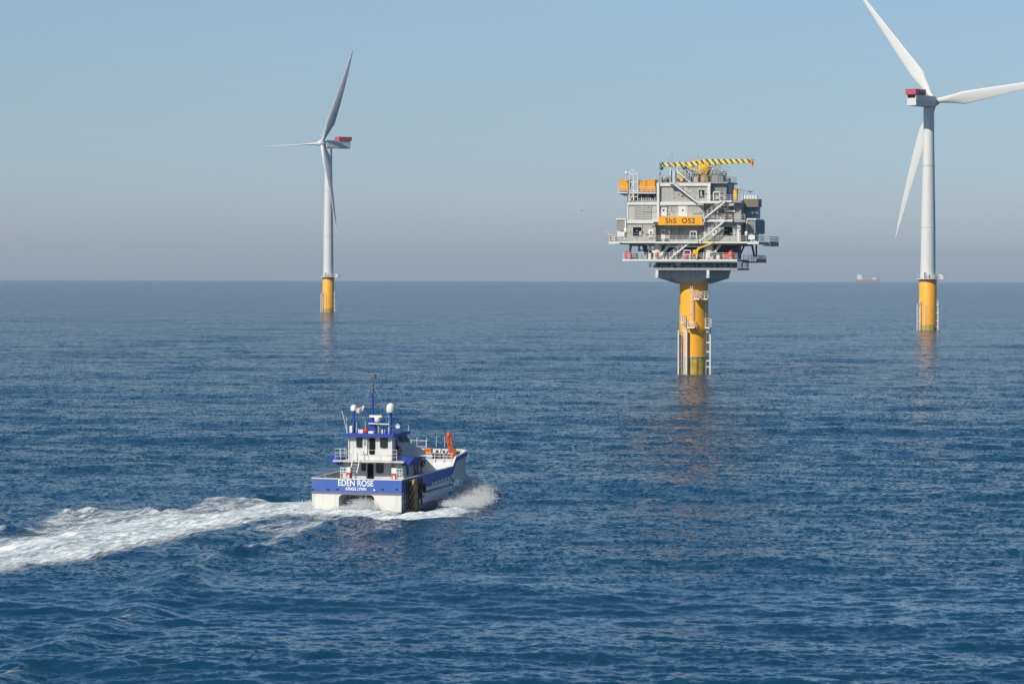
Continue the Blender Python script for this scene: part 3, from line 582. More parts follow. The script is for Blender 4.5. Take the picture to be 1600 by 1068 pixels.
# ladder from the aft deck to the upper deck
ld = MB()
for x in (-1.65, -.95): ld.tube((x, 1.9, 1.95), (x + .12, 3.3, 4.45), .05, 6); ld.tube((x + .12, 3.3, 4.45), (x + .12, 3.5, 5.5), .035, 5)
for k in range(9): t_ = k / 9 + .05; ld.box(-1.65 + .12 * t_, -.95 + .12 * t_, 1.9 + 1.4 * t_ - .06, 1.9 + 1.4 * t_ + .06, 1.95 + 2.5 * t_, 1.98 + 2.5 * t_)
ld.build('ladder', M_WPL, boat)
# stern gear seen over the transom: white gates
for zx0, zx1 in ((265, 301), (642, 676)):
    x0, _ = BF.F(zx0, 700, 1.2); x1, _ = BF.F(zx1, 700, 1.2); g_ = MB()
    for z in (2.1, 2.4, 2.7, 3.0, 3.3, 3.5): g_.tube((x0, 1.2, z), (x1, 1.2, z), .03, 5)
    for x in (x0, (x0 + x1) / 2, x1): g_.tube((x, 1.2, 1.95), (x, 1.2, 3.85), .035, 5)
    g_.tube((x0, 1.2, 3.82), (x1, 1.2, 3.82), .03, 5); g_.build('stern_gate', M_WPL, boat)
# roof gear --------------------------------------------------------
def bz(zx, zy, y): return BF.F(zx, zy, y)
rz_ = 6.98
mst = MB(); mx_, _ = bz(480, 400, 5.5)
mst.prism([(mx_ - .42, rz_ - .03), (mx_ + .42, rz_ - .03), (mx_ + .17, rz_ + 1.5), (mx_ - .17, rz_ + 1.5)], 5.2, 5.8); mst.tube((mx_, 5.5, rz_ + 1.4), (mx_ - .03, 5.5, bz(480, 130, 5.5)[1]), .13, 10, .07)
mst.tube((mx_ + .1, 5.5, rz_ + .5), (mx_ + 1.9, 5.5, rz_ + 1.45), .05, 6)
for zy in (160, 172, 215): x_, z_ = bz(478, zy, 5.5); mst.box(x_ - .16, x_ + .14, 5.35, 5.65, z_ - .08, z_ + .08)
mast = mst.build('mast', M_BLUED, boat)
a_ = MB(); x0, z0 = bz(470, 122, 5.5); x1, z1 = bz(500, 62, 5.5); a_.box(x0, x1, 5.3, 5.7, z1 - .25, z1); [a_.tube((x, 5.5, z0), (x, 5.5, z1), .035, 5) for x in (x0, (x0 + x1) / 2, x1)]; a_.tube((x0, 5.5, z0), (x1, 5.5, z0), .04, 5)
for zy in (132, 158, 180): x_, z_ = bz(479, zy, 5.3); a_.lathe([(.12, -.16), (.15, 0), (.12, .16)], (x_, 5.3, z_), 10)
a_.build('navigation_light', M_DGREY, mast)
x0, z0 = bz(461, 345, 5.0); x1, z1 = bz(542, 338, 5.0)
MB().box(x0, x1, 4.85, 5.1, z0 - .05, z0 + .16).lathe([(.25, -.45), (.3, -.25), (.25, -.05)], ((x0 + x1) / 2 + .15, 5.0, z0), 12).build('radar_scanner', M_WPL, mast)
x0, z0 = bz(452, 390, 5.0); x1, _ = bz(592, 390, 5.0)
MB().tube((x0, 5.0, z0), (x1, 5.0, z0 - .05), .06, 6).build('crossbar', M_WPL, mast)
for zx, top, bot, rr_, y in ((354, 264, 307, .31, 5.0), (600, 253, 318, .40, 5.0)):
    x_, zt = bz(zx, top, y); _, zb = bz(zx, bot, y)
    p_ = MB().tube((x_, y, rz_ - .05), (x_, y, zb), .13, 10).build('dome_post', M_BLUED, boat, True)
    MB().dome((x_, y, zb), rr_, zt - zb, 24).build('satellite_dome', M_WPL, p_, True)
an = MB()
for (a0, b0, a1, b1, y) in ((312, 455, 273, 300, 4.3), (308, 455, 306, 350, 4.6), (372, 455, 372, 380, 4.8), (430, 455, 430, 365, 6), (518, 460, 518, 405, 5), (590, 460, 588, 340, 6), (560, 460, 560, 430, 5)):
    p0, p1 = bz(a0, b0, y), bz(a1, b1, y); an.tube((p0[0], y, p0[1]), (p1[0], y, p1[1]), .032, 5, .022)
an.each('whip_antenna', M_WPL, boat)
sy = MB()
for (a0, b0, a1, b1, y1) in ((476, 130, 392, 325, 4.2), (484, 130, 592, 355, 4.2), (592, 355, 622, 475, 4.0), (392, 325, 330, 455, 4.2)):
    p0, p1 = bz(a0, b0, 5.4), bz(a1, b1, y1); sy.tube((p0[0], 5.4 if b0 == 130 else 4.2, p0[1]), (p1[0], y1, p1[1]), .008, 4)
sy.build('stay_wire', M_GREY, boat)
lv = MB()
for zx0, zy0, zx1, zy1, y in ((330, 405, 347, 450, 4.6), (455, 440, 488, 462, 4.2)):
    x0, z1 = bz(zx0, zy0, y); x1, z0 = bz(zx1, zy1, y); lv.box(x0, x1, y - .2, y + .25, max(z0, rz_ - .04), z1)
for zx in (390, 402, 412, 545): x_, _ = bz(zx, 450, 4.5); lv.lathe([(.09, -.05), (.09, .22), (.04, .3)], (x_, 4.5, rz_), 10)
lv.build('roof_fitting', M_WPL, boat)
x_, z_ = bz(540, 440, 5.5); MB().box(x_ - .35, x_ + .25, 5.2, 5.8, rz_ - .03, rz_ + .28).tube((x_, 5.5, rz_), (x_ + .2, 5.5, rz_ + .6), .05, 5).build('roof_machinery', M_DGREY, boat)
x_, z_ = bz(437, 448, 4.6); MB().lathe([(.05, -.2), (.22, -.18), (.25, 0), (.22, .18), (.05, .2)], (x_, 4.6, rz_ + .2), 12).build('red_fitting', M_LRED, boat)
x_, z_ = BF.F(650, 408, 8.0); sl = MB().lathe([(.02, -.1), (.2, -.1), (.22, 0), (.22, .15), (.02, .15)], (0, 0, 0), 20).build('searchlight', M_WPL, boat, True); sl.location = (x_, 8.0, z_); sl.rotation_euler = (R(90), 0, 0)
o = MB().tube((0, 0, 0), (0, 0, z_ - .15 - 7.0), .05, 6).build('post', M_BLUED, boat); o.location = (x_, 8.05, 7.0)
rr2 = MB(); rr2.path([(1.9, 3.7, rz_ - .05), (1.9, 3.7, 7.6), (2.3, 6.5, 7.7), (2.3, 8.6, 7.6), (2.3, 8.6, 7.0)], .03, 5); rr2.build('roof_rail', M_WPL, boat)
# deck crane folded on the forecastle
cr_ = MB(); cy = 18.6
P = lambda zx, zy: (BF.F(zx, zy, cy)[0], cy, BF.F(zx, zy, cy)[1])
cr_.beam(P(1002, 598), P(978, 470), .26, .3); cr_.beam(P(1018, 590), P(998, 468), .2, .26); cr_.lathe([(.2, -.25), (.27, 0), (.16, .28)], P(988, 470), 12)
crn = cr_.build('deck_crane', M_ORNG, boat)
c2 = MB(); c2.beam(P(990, 520), P(1040, 592), .3, .28); x_, _, z_ = P(1022, 605); c2.lathe([(.5, 3.85 - z_), (.5, .1), (.38, .35)], (x_, cy, z_), 14); c2.build('crane_base', mat('dark_orange_steel', (.25, .06, .02), .6, var=.2), crn)
c3 = MB(); c3.path([P(1000, 560), P(955, 602), P(930, 590), P(940, 560)], .07, 6); c3.tube(P(985, 480), P(1003, 600), .08, 6); c3.build('hydraulic_arm', M_DGREY, crn)
wn = MB()
for zx0, zy0, zx1, zy1, y in ((915, 590, 935, 612, 18), (900, 570, 908, 612, 19), (945, 572, 952, 612, 20), (962, 585, 972, 612, 19.5), (1042, 575, 1052, 600, 19), (890, 596, 900, 614, 17.8), (948, 596, 985, 614, 18.4), (878, 585, 912, 610, 18.2)):
    x0, z1 = BF.F(zx0, zy0, y); x1, z0 = BF.F(zx1, zy1, y); wn.box(x0, x1, y, y + .6, 3.8, z1)
wn.build('windlass', M_DGREY, boat)
# fender panel in twisted rope at the starboard quarter, boarding frame and tyres
fd = MB(); K = 16
x0 = 4.55
for k in range(K):
    z0_, z1_ = 2.80 - 2.9 * k / K, 2.80 - 2.9 * (k + 1) / K
    def hw(z): return .55 * (1 - .25 * abs((z - 1.4) / 1.5) ** 3)
    fd.hexa([(x0, 2.5 - hw(z1_), z1_), (x0 + .45, 2.5 - hw(z1_), z1_), (x0 + .45, 2.5 + hw(z1_), z1_), (x0, 2.5 + hw(z1_), z1_), (x0, 2.5 - hw(z0_), z0_ - .01), (x0 + .45, 2.5 - hw(z0_), z0_ - .01), (x0 + .45, 2.5 + hw(z0_), z0_ - .01), (x0, 2.5 + hw(z0_), z0_ - .01)])
mr_ = mat('striped_fender', (.42, .27, .07), .8, var=.15); t = mr_.node_tree; b = t.nodes['Principled BSDF']; N = t.nodes.new; L = t.links.new
tc = N('ShaderNodeTexCoord'); mp = N('ShaderNodeMapping'); mp.inputs['Rotation'].default_value = (0, R(0), 0); L(tc.outputs['Object'], mp.inputs[0]); sx_ = N('ShaderNodeSeparateXYZ'); L(mp.outputs[0], sx_.inputs[0])
ma = N('ShaderNodeMath'); ma.operation = 'MULTIPLY_ADD'; L(sx_.outputs[1], ma.inputs[0]); ma.inputs[1].default_value = 3.0; m2 = N('ShaderNodeMath'); m2.operation = 'MULTIPLY'; L(sx_.outputs[2], m2.inputs[0]); m2.inputs[1].default_value = -1.3; m3 = N('ShaderNodeMath'); m3.operation = 'MULTIPLY_ADD'; L(sx_.outputs[0], m3.inputs[0]); m3.inputs[1].default_value = 3.0; L(m2.outputs[0], m3.inputs[2]); L(m3.outputs[0], ma.inputs[2])
fr2 = N('ShaderNodeMath'); fr2.operation = 'FRACT'; L(ma.outputs[0], fr2.inputs[0]); gt = N('ShaderNodeMath'); gt.operation = 'GREATER_THAN'; L(fr2.outputs[0], gt.inputs[0]); gt.inputs[1].default_value = .5
old = b.inputs['Base Color'].links[0].from_socket; mxx = N('ShaderNodeMix'); mxx.data_type = 'RGBA'; L(gt.outputs[0], mxx.inputs[0]); L(old, mxx.inputs[6]); mxx.inputs[7].default_value = (.02, .02, .02, 1); L(mxx.outputs[2], b.inputs['Base Color'])
fd.build('striped_fender', mr_, boat)
bf = MB()
for y in (.35, 1.1, 1.75, 3.7, 4.6, 5.6): bf.tube((4.55, y, .15), (4.55, y, 2.75), .075, 6)
for z in (.55, 1.6, 2.7): bf.tube((4.55, .2, z), (4.55, 1.9, z), .07, 6)
for z in (.9, 1.75, 2.05): bf.tube((4.55, 3.3, z), (4.55, 6.4, z + .08), .075, 6)
bf.build('boarding_frame', M_RUB, boat)
for y, z in ((3.9, 1.0), (4.9, 1.25), (6.2, 1.75), (5.3, 1.95)):
    ty = MB(); n = 16
    for i in range(n):
        a0, a1 = 2 * math.pi * i / n, 2 * math.pi * (i + 1) / n; ty.tube((4.62, y + .33 * math.cos(a0), z + .33 * math.sin(a0)), (4.62, y + .33 * math.cos(a1), z + .33 * math.sin(a1)), .12, 6)
    ty.build('tyre_fender', M_RUB, boat)
sc_ = MB()
for k in range(7): y = 9.6 + k * 1.02; sc_.box(zl(BT, y) + .0, zl(BT, y) + .035, y - .30, y + .30, zl(BOT, y) + .10, zl(BOT, y) + .30)
for y in (5.2, 6.4): sc_.box(zl(BT, y), zl(BT, y) + .035, y - .12, y + .12, 2.0, 2.2)
sc_.build('freeing_port', M_WPL, boat)
sp = MB().path([(4.42, 7, 1.35), (4.38, 12, 1.42), (4.25, 16, 1.5)], .10, 8).build('spray_rail', M_STRIP, boat)
sb = MB().beam((4.05, 18.9, 3.2), (3.95, 17.3, 1.2), .1, .18).beam((3.9, 19.5, 3.2), (3.8, 18.0, 1.3), .1, .12).build('bow_rib', M_HULLG, boat)
bfx = MB(); bfx.lathe([(.2, -.3), (.28, 0), (.2, .3)], (3.35, 23.35, 4.2), 14).path([(3.3, 23.4, 4.15), (-3.3, 23.4, 4.15)], .2, 8); bfx.path([(3.4, 23.25, 4.15), (4.0, 21.9, 4.05), (4.2, 20.6, 4.0)], .13, 8); bfx.build('bow_fender', M_RUB, boat, True)
# lettering across the stern
mw_ = mat('white_lettering', (.85, .85, .85), .5, var=.01)
x0, z1 = BF.F(246, 768, -.05); x1, z0 = BF.F(486, 810, -.05)
o = lettering('EDEN ROSE', .78, mw_, boat, ((x0 + x1) / 2, -.045, (z0 + z1) / 2), (R(90), 0, 0), sx=.98, bold=.008)
o.scale.x *= (x1 - x0) / max(.1, o.dimensions.x)
x0, z1 = BF.F(300, 816, -.05); x1, z0 = BF.F(436, 838, -.05)
o = lettering('KINGS LYNN', .40, mw_, boat, ((x0 + x1) / 2, -.045, (z0 + z1) / 2), (R(90), 0, 0), bold=.006); o.scale.x *= (x1 - x0) / max(.1, o.dimensions.x)
sm = MB()
for zx in (80, 182, 244, 545, 640): x_, z_ = BF.F(zx, 829, -.05); sm.box(x_ - .12, x_ + .12, -.10, -.042, z_ - .05, z_ + .06)
sm.build('scupper', mat('navy_fitting', (.01, .015, .08), .5), boat)
x_, z_ = BF.F(491, 834, -.05); sm2 = MB().lathe([(.02, -.03), (.09, -.03), (.09, .03), (.02, .03)], (0, 0, 0), 10).build('stern_light', M_WPL, boat); sm2.location = (x_, -.06, z_); sm2.rotation_euler = (R(90), 0, 0)

# loose things aboard --------------------------------------------
def bw_(x, y, z): return BF.o + BF.u * x + BF.v * y + Vector((0, 0, z))
def ring(name, label, p, rot, group=None, r_=.36, th=.10):
    t_ = thing(name, label, 'lifebuoy', p, 0, group); t_.rotation_euler = rot
    mb = MB(); n = 24; m = 8; vs = []
    for i in range(n):
        a = 2 * math.pi * i / n
        for j in range(m): b_ = 2 * math.pi * j / m; vs.append(((r_ + th * math.cos(b_)) * math.cos(a), th * .8 * math.sin(b_), (r_ + th * math.cos(b_)) * math.sin(a)))
    mb.add(vs, [(i * m + j, i * m + (j + 1) % m, ((i + 1) % n) * m + (j + 1) % m, ((i + 1) % n) * m + j) for i in range(n) for j in range(m)]); mb.build('ring', M_LRED, t_, True)
    bd = MB()
    for k in range(4): a = R(45 + 90 * k); bd.box((r_ - th - .015) * math.cos(a) - .0, (r_ - th - .015) * math.cos(a) + .08, -.1, .1, (r_ - th) * math.sin(a) - .05, (r_ - th) * math.sin(a) + .05)
    bd.build('band', M_WPL, t_)
y_, z_ = BF.X(655, 572, 2.25); ring('lifebuoy', 'red lifebuoy on the upper wheelhouse side of the blue boat', bw_(2.32, y_, z_), (0, 0, R(90) - BF.a), 'lifebuoys on the boat')
y_, z_ = BF.X(815, 647, 3.1); ring('lifebuoy', 'red lifebuoy lower down, by the forward windows of the boat cabin', bw_(3.15, y_, z_), (0, 0, R(90) - BF.a), 'lifebuoys on the boat')
for zx0, zx1, lab in ((313, 335, 'red and white locker on the aft deck at the port quarter'), (613, 641, 'larger red and white locker on the aft deck at the starboard quarter')):
    x0, _ = BF.F(zx0, 720, 1.5); x1, _ = BF.F(zx1, 720, 1.5); t_ = thing('deck_locker', lab, 'locker', bw_((x0 + x1) / 2, 1.5, 1.94), -BF.a, 'lockers on the aft deck'); h_ = (x1 - x0) / 2
    MB().box(-h_, h_, -.25, .35, 0, 1.45).build('body', M_LRED, t_); MB().box(-h_ - .03, h_ + .03, -.28, .38, 1.453, 1.95).build('lid', M_WPL, t_); MB().box(-h_ * .5, h_ * .5, -.275, -.253, .9, 1.25).build('panel', M_WPL, t_)
x_, z_ = BF.F(852, 572, 17.8); t_ = thing('deck_basket', 'orange slatted basket on the foredeck beside the folded crane', 'basket', bw_(x_, 17.8, z_ - .35), -BF.a)
MB().box(-.35, .35, -.35, .35, 0, .12).box(-.35, -.27, -.35, .35, .12, .6).box(.27, .35, -.35, .35, .12, .6).box(-.27, .27, .27, .35, .12, .6).box(-.27, .27, -.35, -.27, .2, .34).box(-.27, .27, -.35, -.27, .45, .58).build('frame', M_ORB, t_); MB().box(-.25, .25, -.2, .2, .13, .5).build('load', mat('orange_brown_canvas', (.5, .16, .03), .8, var=.2), t_)
x0, z0 = BF.F(404, 300, 4.6); x1, z1 = BF.F(376, 268, 4.9); x2, z2 = BF.F(424, 252, 4.6); vs = []; fs = []; n = 10
ft = thing('flag', 'small faded red ensign flying from the stay left of the boat mast', 'flag', bw_(x2, 4.6, z2 - .2), -BF.a)
for i in range(n + 1):
    t_ = i / n
    for j in range(5):
        s_ = j / 4; vs.append((-t_ * (x2 - x1) - s_ * .2 * (1 - t_), .12 * math.sin(t_ * 8 + s_), -.05 - s_ * .62 * (1 - .25 * t_) - t_ * .35 + .05 * math.sin(t_ * 9)))
for i in range(n):
    for j in range(4): a = i * 5 + j; fs.append((a, a + 1, a + 6, a + 5))
fm = MB().add(vs, fs).build('cloth', mat('faded_flag_cloth', (.50, .42, .46), .8, var=.25, scale=3), ft, True); sm_ = fm.modifiers.new('cloth_thickness', 'SOLIDIFY'); sm_.thickness = .01

def cl(x, y, z, sx, sy, sz, n, size=.11): p = bw_(x, y, z); return (p.x, p.y, p.z, sx, sy, sz, n, size)
clouds = []; rs_ = random.Random(5)
for k in range(420):           # sheet thrown outwards from the starboard bow, falling back in a widening V
    t_ = rs_.random() ** 1.15; u_ = (0 if t_ < .25 else .3) + .65 * rs_.random() ** 1.2; y = 21.2 - 15.0 * t_; xo = 7.4 + 2.6 * t_
    top = (1.75 * math.exp(-3.4 * t_) + .28) * (1.05 - u_) ** .6 * rs_.uniform(.6, 1.1)
    x = 4.3 + .25 * t_ + (xo - 4.3) * u_; s1 = rs_.uniform(.18, .55)
    clouds.append(cl(x, y + .5 * u_, rs_.random() ** 1.3 * top, s1 * 1.2, s1 * 1.8, s1 * rs_.uniform(.3, .9), int(170 * (1 - .45 * t_)), .045))
spray('bow_spray', 'white spray thrown up beside the starboard bow of the boat', clouds)
clouds = [cl(x, y, .0, s1, s2, h_, n, .05) for x, y, s1, s2, h_, n in ((.6, .6, .6, .8, .45, 12000), (.9, -.4, .6, .5, .25, 8000), (-.6, -.6, .7, .5, .16, 6000), (-5.2, 1.0, .4, 1.6, .22, 5000))]
spray('stern_spray', 'white churned spray between and behind the two hulls', clouds)
# ------------------------------------------------------------------ offshore substation on one yellow pile
q_ = sea(1084, 583); SF = Frame(q_.x * 1.004, q_.y + 3.2, R(14), 940, 220, 4.643)
M_CLAD = mat('warm_grey_cladding', (.42, .405, .355), .5, var=.04, scale=.5, dirt=((.38, .35, .29), .25), ribs=1.1)
M_PANEL = mat('smooth_grey_panel', (.44, .425, .38), .5, var=.05, scale=.7, dirt=((.38, .36, .30), .25))
M_WBEAM = mat('white_beam_paint', (.66, .645, .59), .45, var=.03, dirt=((.5, .45, .36), .25))
M_RAD = mat('radiator_blue_grey', (.27, .33, .39), .5, var=.06, ribs=1.4)
M_MESH = mat('grey_louvre', (.24, .235, .215), .6, var=.06)
M_SIGNY = mat('sign_orange_yellow', (.80, .35, .008), .45, var=.02)
M_BLK = mat('black_lettering', (.02, .02, .02), .5, var=.0)
M_CONT = mat('orange_container_paint', (.76, .34, .02), .45, var=.05, dirt=((.5, .2, .02), .3))
M_STEEL = mat('weathered_grey_steel', (.29, .295, .28), .55, var=.1, scale=1.0, dirt=((.22, .19, .15), .35))
sub = thing('offshore_substation', 'boxy grey offshore substation on one thick yellow pile with a yellow name board', 'offshore platform', SF.o, -SF.a)
F_ = SF.F
def fb(mb, zx0, zy0, zx1, zy1, yf, dep):
    x0, z1 = F_(zx0, zy0, yf); x1, z0 = F_(zx1, zy1, yf); mb.box(x0, x1, yf, yf + dep, z0, z1); return mb
def part(name, m, *rs, parent=None, label=None, smooth=False):
    mb = MB()
    for r_ in rs: fb(mb, *r_)
    return mb.each(name, m, parent or sub, smooth)
def P3(zx, zy, yf): x, z = F_(zx, zy, yf); return (x, yf, z)
def zz(zy, x, y):      # height of an image line at a local place
    zx = 0; p = SF.o + SF.u * x + SF.v * y; return SF.F(660, zy, y)[1]
PR = 3.15
# pile
MB().lathe([(PR, -4), (PR, 3.6), ], n=48).build('pile_foot', M_ALG, sub, True)
_, ztp = F_(660, 1042, -PR); MB().lathe([(PR + .04, 3.6), (PR + .04, ztp + .6)], n=48).build('pile', M_YEL, sub, True)
# transition: octagonal box girder narrowing on to the pile
zA = F_(660, 1036, -4)[1]; zB = F_(660, 1000, -7)[1]; zC = F_(660, 938, -7)[1]
tb = MB(); xa0, xa1 = F_(545, 1036, -4)[0], F_(752, 1036, -4)[0]; xb0, xb1 = F_(455, 1003, -6)[0], F_(862, 1003, -6)[0]
xc0, xc1 = F_(400, 935, -6)[0], F_(905, 935, -6)[0]
def ring8(x0, x1, y0, y1, ch, z): return [(x0 + ch, y0, z), (x1 - ch, y0, z), (x1, y0 + ch, z), (x1, y1 - ch, z), (x1 - ch, y1, z), (x0 + ch, y1, z), (x0, y1 - ch, z), (x0, y0 + ch, z)]
rs = ring8(-PR - .4, PR + .4, -PR - .4, PR + .4, 1.9, zA) + ring8(-7.5, 7.5, -5.4, 5.4, 3.4, zB + .1) + ring8(-7.9, 7.9, -5.8, 5.8, 3.4, zC)
tb.add(rs, [tuple(range(7, -1, -1)), tuple(range(16, 24))] + [(k * 8 + i, k * 8 + (i + 1) % 8, (k + 1) * 8 + (i + 1) % 8, (k + 1) * 8 + i) for k in range(2) for i in range(8)])
tb.build('transition_box', mat('pale_steel', (.48, .48, .46), .5, var=.08, dirt=((.25, .22, .17), .3)), sub)
gs = MB()
for x in (-4.2, -1.4, 1.4, 4.2): gs.prism([(-5.85, zC - .02), (-5.5, zB + .2), (-3.8, zA + .3), (-3.8, zC - .02)], x - .05, x + .05, 'x')
gs.each('stiffener', M_STEEL, sub)
for zx in (405, 775):
    x, _ = F_(zx, 950, -7.6); m_ = MB().box(x - .3, x + .3, -8.2, -7.35, zB + .75, zC).lathe([(.3, -.3), (.42, -.2), (.42, .4)], (x, -7.75, zB + .4), 14); m_.build('jacking_bracket', M_WSTEEL, sub)
part('cellar_deck', M_STEEL, (345, 921, 985, 938, -7.8, 15.4))
cl_ = MB()
for zx in range(352, 985, 42): p0 = P3(zx, 920, -7.4); p1 = P3(zx, 882, -7.4); cl_.tube(p0, p1, .12, 5); cl_.tube((p0[0], 6.5, p0[2]), (p1[0], 6.5, p1[2]), .12, 5)
cl_.each('cellar_post', M_GREY, sub)
rl = MB(); p0, p1 = P3(348, 920, -7.7), P3(984, 920, -7.7); rl.rail([p0, p1], 1.1, .045, 3, 1.6); rl.rail([p1, (p1[0], 7.4, p1[2])], 1.1, .045, 3, 1.6); rl.build('railing', M_STEEL, sub)
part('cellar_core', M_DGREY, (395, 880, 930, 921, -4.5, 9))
rg = random.Random(3)
for k in range(15):
    zx = 380 + k * 39 + rg.uniform(-8, 8); w_ = rg.uniform(12, 30); h_ = rg.uniform(12, 30); part('cellar_equipment', M_STEEL if k % 3 else M_PANEL, (zx, 918 - h_, zx + w_, 920, -6.6, 1.2))
part('cellar_cabinet', M_PANEL, (532, 880, 575, 905, -7.85, .6))
# lower (cable) deck
lowd = part('cable_deck', M_WBEAM, (150, 857, 983, 873, -9.2, .5), )
part('cable_deck_floor', M_STEEL, (158, 860, 978, 874, -8.65, 16.5))
ps = MB(); x1, z1 = F_(983, 857, -9.2); ps.box(x1 + .003, x1 + 3.6, -2.5, 8.2, z1 - .75, z1 - .45); ps.box(x1 + 3.2, x1 + 3.6, -2.5, 8.2, z1 - .44, z1 + .1)
ps.build('side_walkway', M_DGREY, sub)
rl = MB(); rl.rail([(x1 + .2, -2.3, z1 - .45), (x1 + 3.5, -2.3, z1 - .45), (x1 + 3.5, 8, z1 - .45), (x1 + .2, 8, z1 - .45)], 1.3, .05, 3, 1.1); rl.build('railing', M_DGREY, sub)
rl = MB(); rl.rail([P3(150, 858, -9.0), P3(983, 858, -9.0)], 1.35, .045, 3, 1.5); a = P3(150, 858, -9.0); rl.rail([a, (a[0], 6, a[2])], 1.35, .045, 3, 1.5); rl.build('railing', M_WSTEEL, sub)
# legs and braces between the lower and main decks
for zx in (408, 782): p0, p1 = P3(zx, 858, -5.6), P3(zx, 745, -5.6); MB().tube(p0, p1, .95, 18).build('main_leg', M_WBEAM, sub, True)
for zx in (430, 820): p0, p1 = P3(zx, 858, 5), P3(zx, 745, 5); MB().tube(p0, p1, .95, 18).build('main_leg', M_STEEL, sub, True)
for a0, b0, a1, b1, yf, r_ in ((332, 750, 398, 830, -6.2, .28), (492, 752, 428, 835, -6.2, .30), (862, 752, 800, 835, -6.2, .30), (735, 752, 790, 830, -5, .25)):
    MB().tube(P3(a0, b0, yf), P3(a1, b1, yf), r_, 10).build('brace', M_WSTEEL, sub, True)
for a0, b0, a1, b1, yf, r_ in ((196, 748, 196, 858, -8.4, .16), (218, 748, 205, 800, 2, .22), (268, 750, 275, 800, 3, .2), (300, 750, 330, 858, 5, .3), (318, 748, 338, 858, 1, .3), (262, 795, 345, 790, 3, .15), (1090, 748, 1108, 840, 4, .24), (1122, 748, 1122, 840, 6, .2), (1002, 748, 1002, 858, -3, .2), (1040, 748, 1000, 840, 2, .2)):
    MB().tube(P3(a0, b0, yf), P3(a1, b1, yf), r_, 8).build('brace', M_GREY, sub, True)
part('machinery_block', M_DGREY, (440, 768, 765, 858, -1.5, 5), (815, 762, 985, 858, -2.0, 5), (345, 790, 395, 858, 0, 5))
part('under_deck_girder', M_STEEL, (190, 742, 1040, 762, -2, 8), (300, 743, 980, 756, -6.4, .5))
for k in range(40):
    zx = 200 + k * 19.5 + rg.uniform(-9, 9); w_ = rg.uniform(8, 26); h_ = rg.uniform(10, 48)
    part('deck_machinery', rg.choice([M_STEEL, M_PANEL, M_WBEAM, M_GREY, M_DGREY]), (zx, 856 - h_, zx + w_, 857, -7.4 + rg.uniform(0, 3.5), 1.2))
for zx0, zy0, zx1, zy1 in ((596, 792, 648, 800), (596, 801, 602, 856), (642, 801, 648, 856)): pass
fm = MB(); a = P3(598, 856, -8.2); b_ = P3(598, 795, -8.2); c = P3(646, 795, -8.2); d = P3(646, 856, -8.2); fm.path([a, b_, c, d], .12, 6); fm.tube(P3(598, 825, -8.2), P3(646, 825, -8.2), .08, 5); fm.build('portal_frame', M_WSTEEL, sub)
pp = MB()
for k in range(9):
    zx = 470 + k * 55 + rg.uniform(-14, 14); y = -6.8 + rg.uniform(0, 3); pp.path([P3(zx, 856, y), P3(zx, 812 + rg.uniform(-22, 12), y), P3(zx + rg.uniform(20, 44), 806 + rg.uniform(-18, 12), y)], .12, 6)
pp.build('pipework', M_PANEL, sub)
# main deck
part('main_deck', M_WBEAM, (50, 731, 132, 747, -8.6, .6), (133, 729, 390, 741, -8.2, .5), (391, 729, 700, 743, -8.6, .6), (701, 730, 1055, 743, -8.2, .5), (1056, 731, 1140, 749, -8.6, .6))
part('main_deck_floor', M_STEEL, (54, 733, 1137, 747, -7.6, 15.5))
xr, zr = F_(1140, 731, -8.6); sk = MB().box(xr + .003, xr + 1.7, -3, 8.2, zr - .9, zr - .55).box(xr + 1.5, xr + 1.7, -3, 8.2, zr - .545, zr); sk.build('side_walkway', M_DGREY, sub)
rl = MB(); rl.rail([(xr + .1, -7.6, zr), (xr + .1, -3, zr)], 1.4, .05, 3, 1.2); rl.rail([(xr + .1, -2.9, zr - .5), (xr + 1.6, -2.9, zr - .5), (xr + 1.6, 8, zr - .5)], 1.7, .06, 3, 1.3); rl.build('railing', M_DGREY, sub)
rl = MB(); rl.rail([P3(52, 730, -8.4), P3(186, 730, -8.4)], 1.5, .05, 3, 1.3); rl.rail([P3(186, 729, -8.0), P3(1050, 729, -8.0)], 1.2, .035, 3, 1.6); a = P3(52, 730, -8.4); rl.rail([a, (a[0], 6, a[2])], 1.5, .05, 3, 1.5); rl.build('railing', M_WSTEEL, sub)
# modules ----------------------------------------------------------
def module(name, rects, m, parent=None): return part(name, m, *rects, parent=parent)
lowL = module('equipment_module', [(186, 600, 392, 729, -6.4, 12.5)], M_CLAD)
part('roof_beam', M_WBEAM, (184, 577, 415, 598, -6.7, 1.2), parent=lowL)
lowM = module('equipment_module', [(393, 612, 742, 729, -4.6, 10.5)], M_CLAD)
lowR = module('equipment_module', [(743, 588, 1008, 729, -6.4, 12.5)], M_CLAD)
upL = module('equipment_module', [(184, 466, 398, 576, -6.3, 12.4)], M_PANEL)
part('roof_beam', M_WBEAM, (184, 446, 398, 464, -6.6, 1.2), parent=upL)
part('side_panel', M_WBEAM, (186, 448, 193, 575, -6.42, .1), parent=upL)
lv = MB()
for k in range(7): fb(lv, 237, 474 + k * 13.5, 362, 483 + k * 13.5, -6.45, .14)
fb(lv, 298, 470, 302, 566, -6.5, .19); lv.build('louvre', M_PANEL, upL)
part('corner_post', M_WBEAM, (400, 305, 417, 610, -6.9, .7))
midM = module('equipment_module', [(418, 468, 740, 575, -6.2, 12.2)], M_CLAD)
midR = module('equipment_module', [(741, 455, 1008, 575, -4.4, 10.5)], M_PANEL)
upM = module('upper_module', [(418, 330, 780, 440, -6.2, 12.2)], M_CLAD)
part('roof_beam', M_WBEAM, (398, 309, 790, 326, -6.6, .9), (398, 442, 690, 464, -6.6, .9), parent=upM)
part('corner_post', M_WBEAM, (768, 326, 788, 440, -6.75, .5), parent=upM)
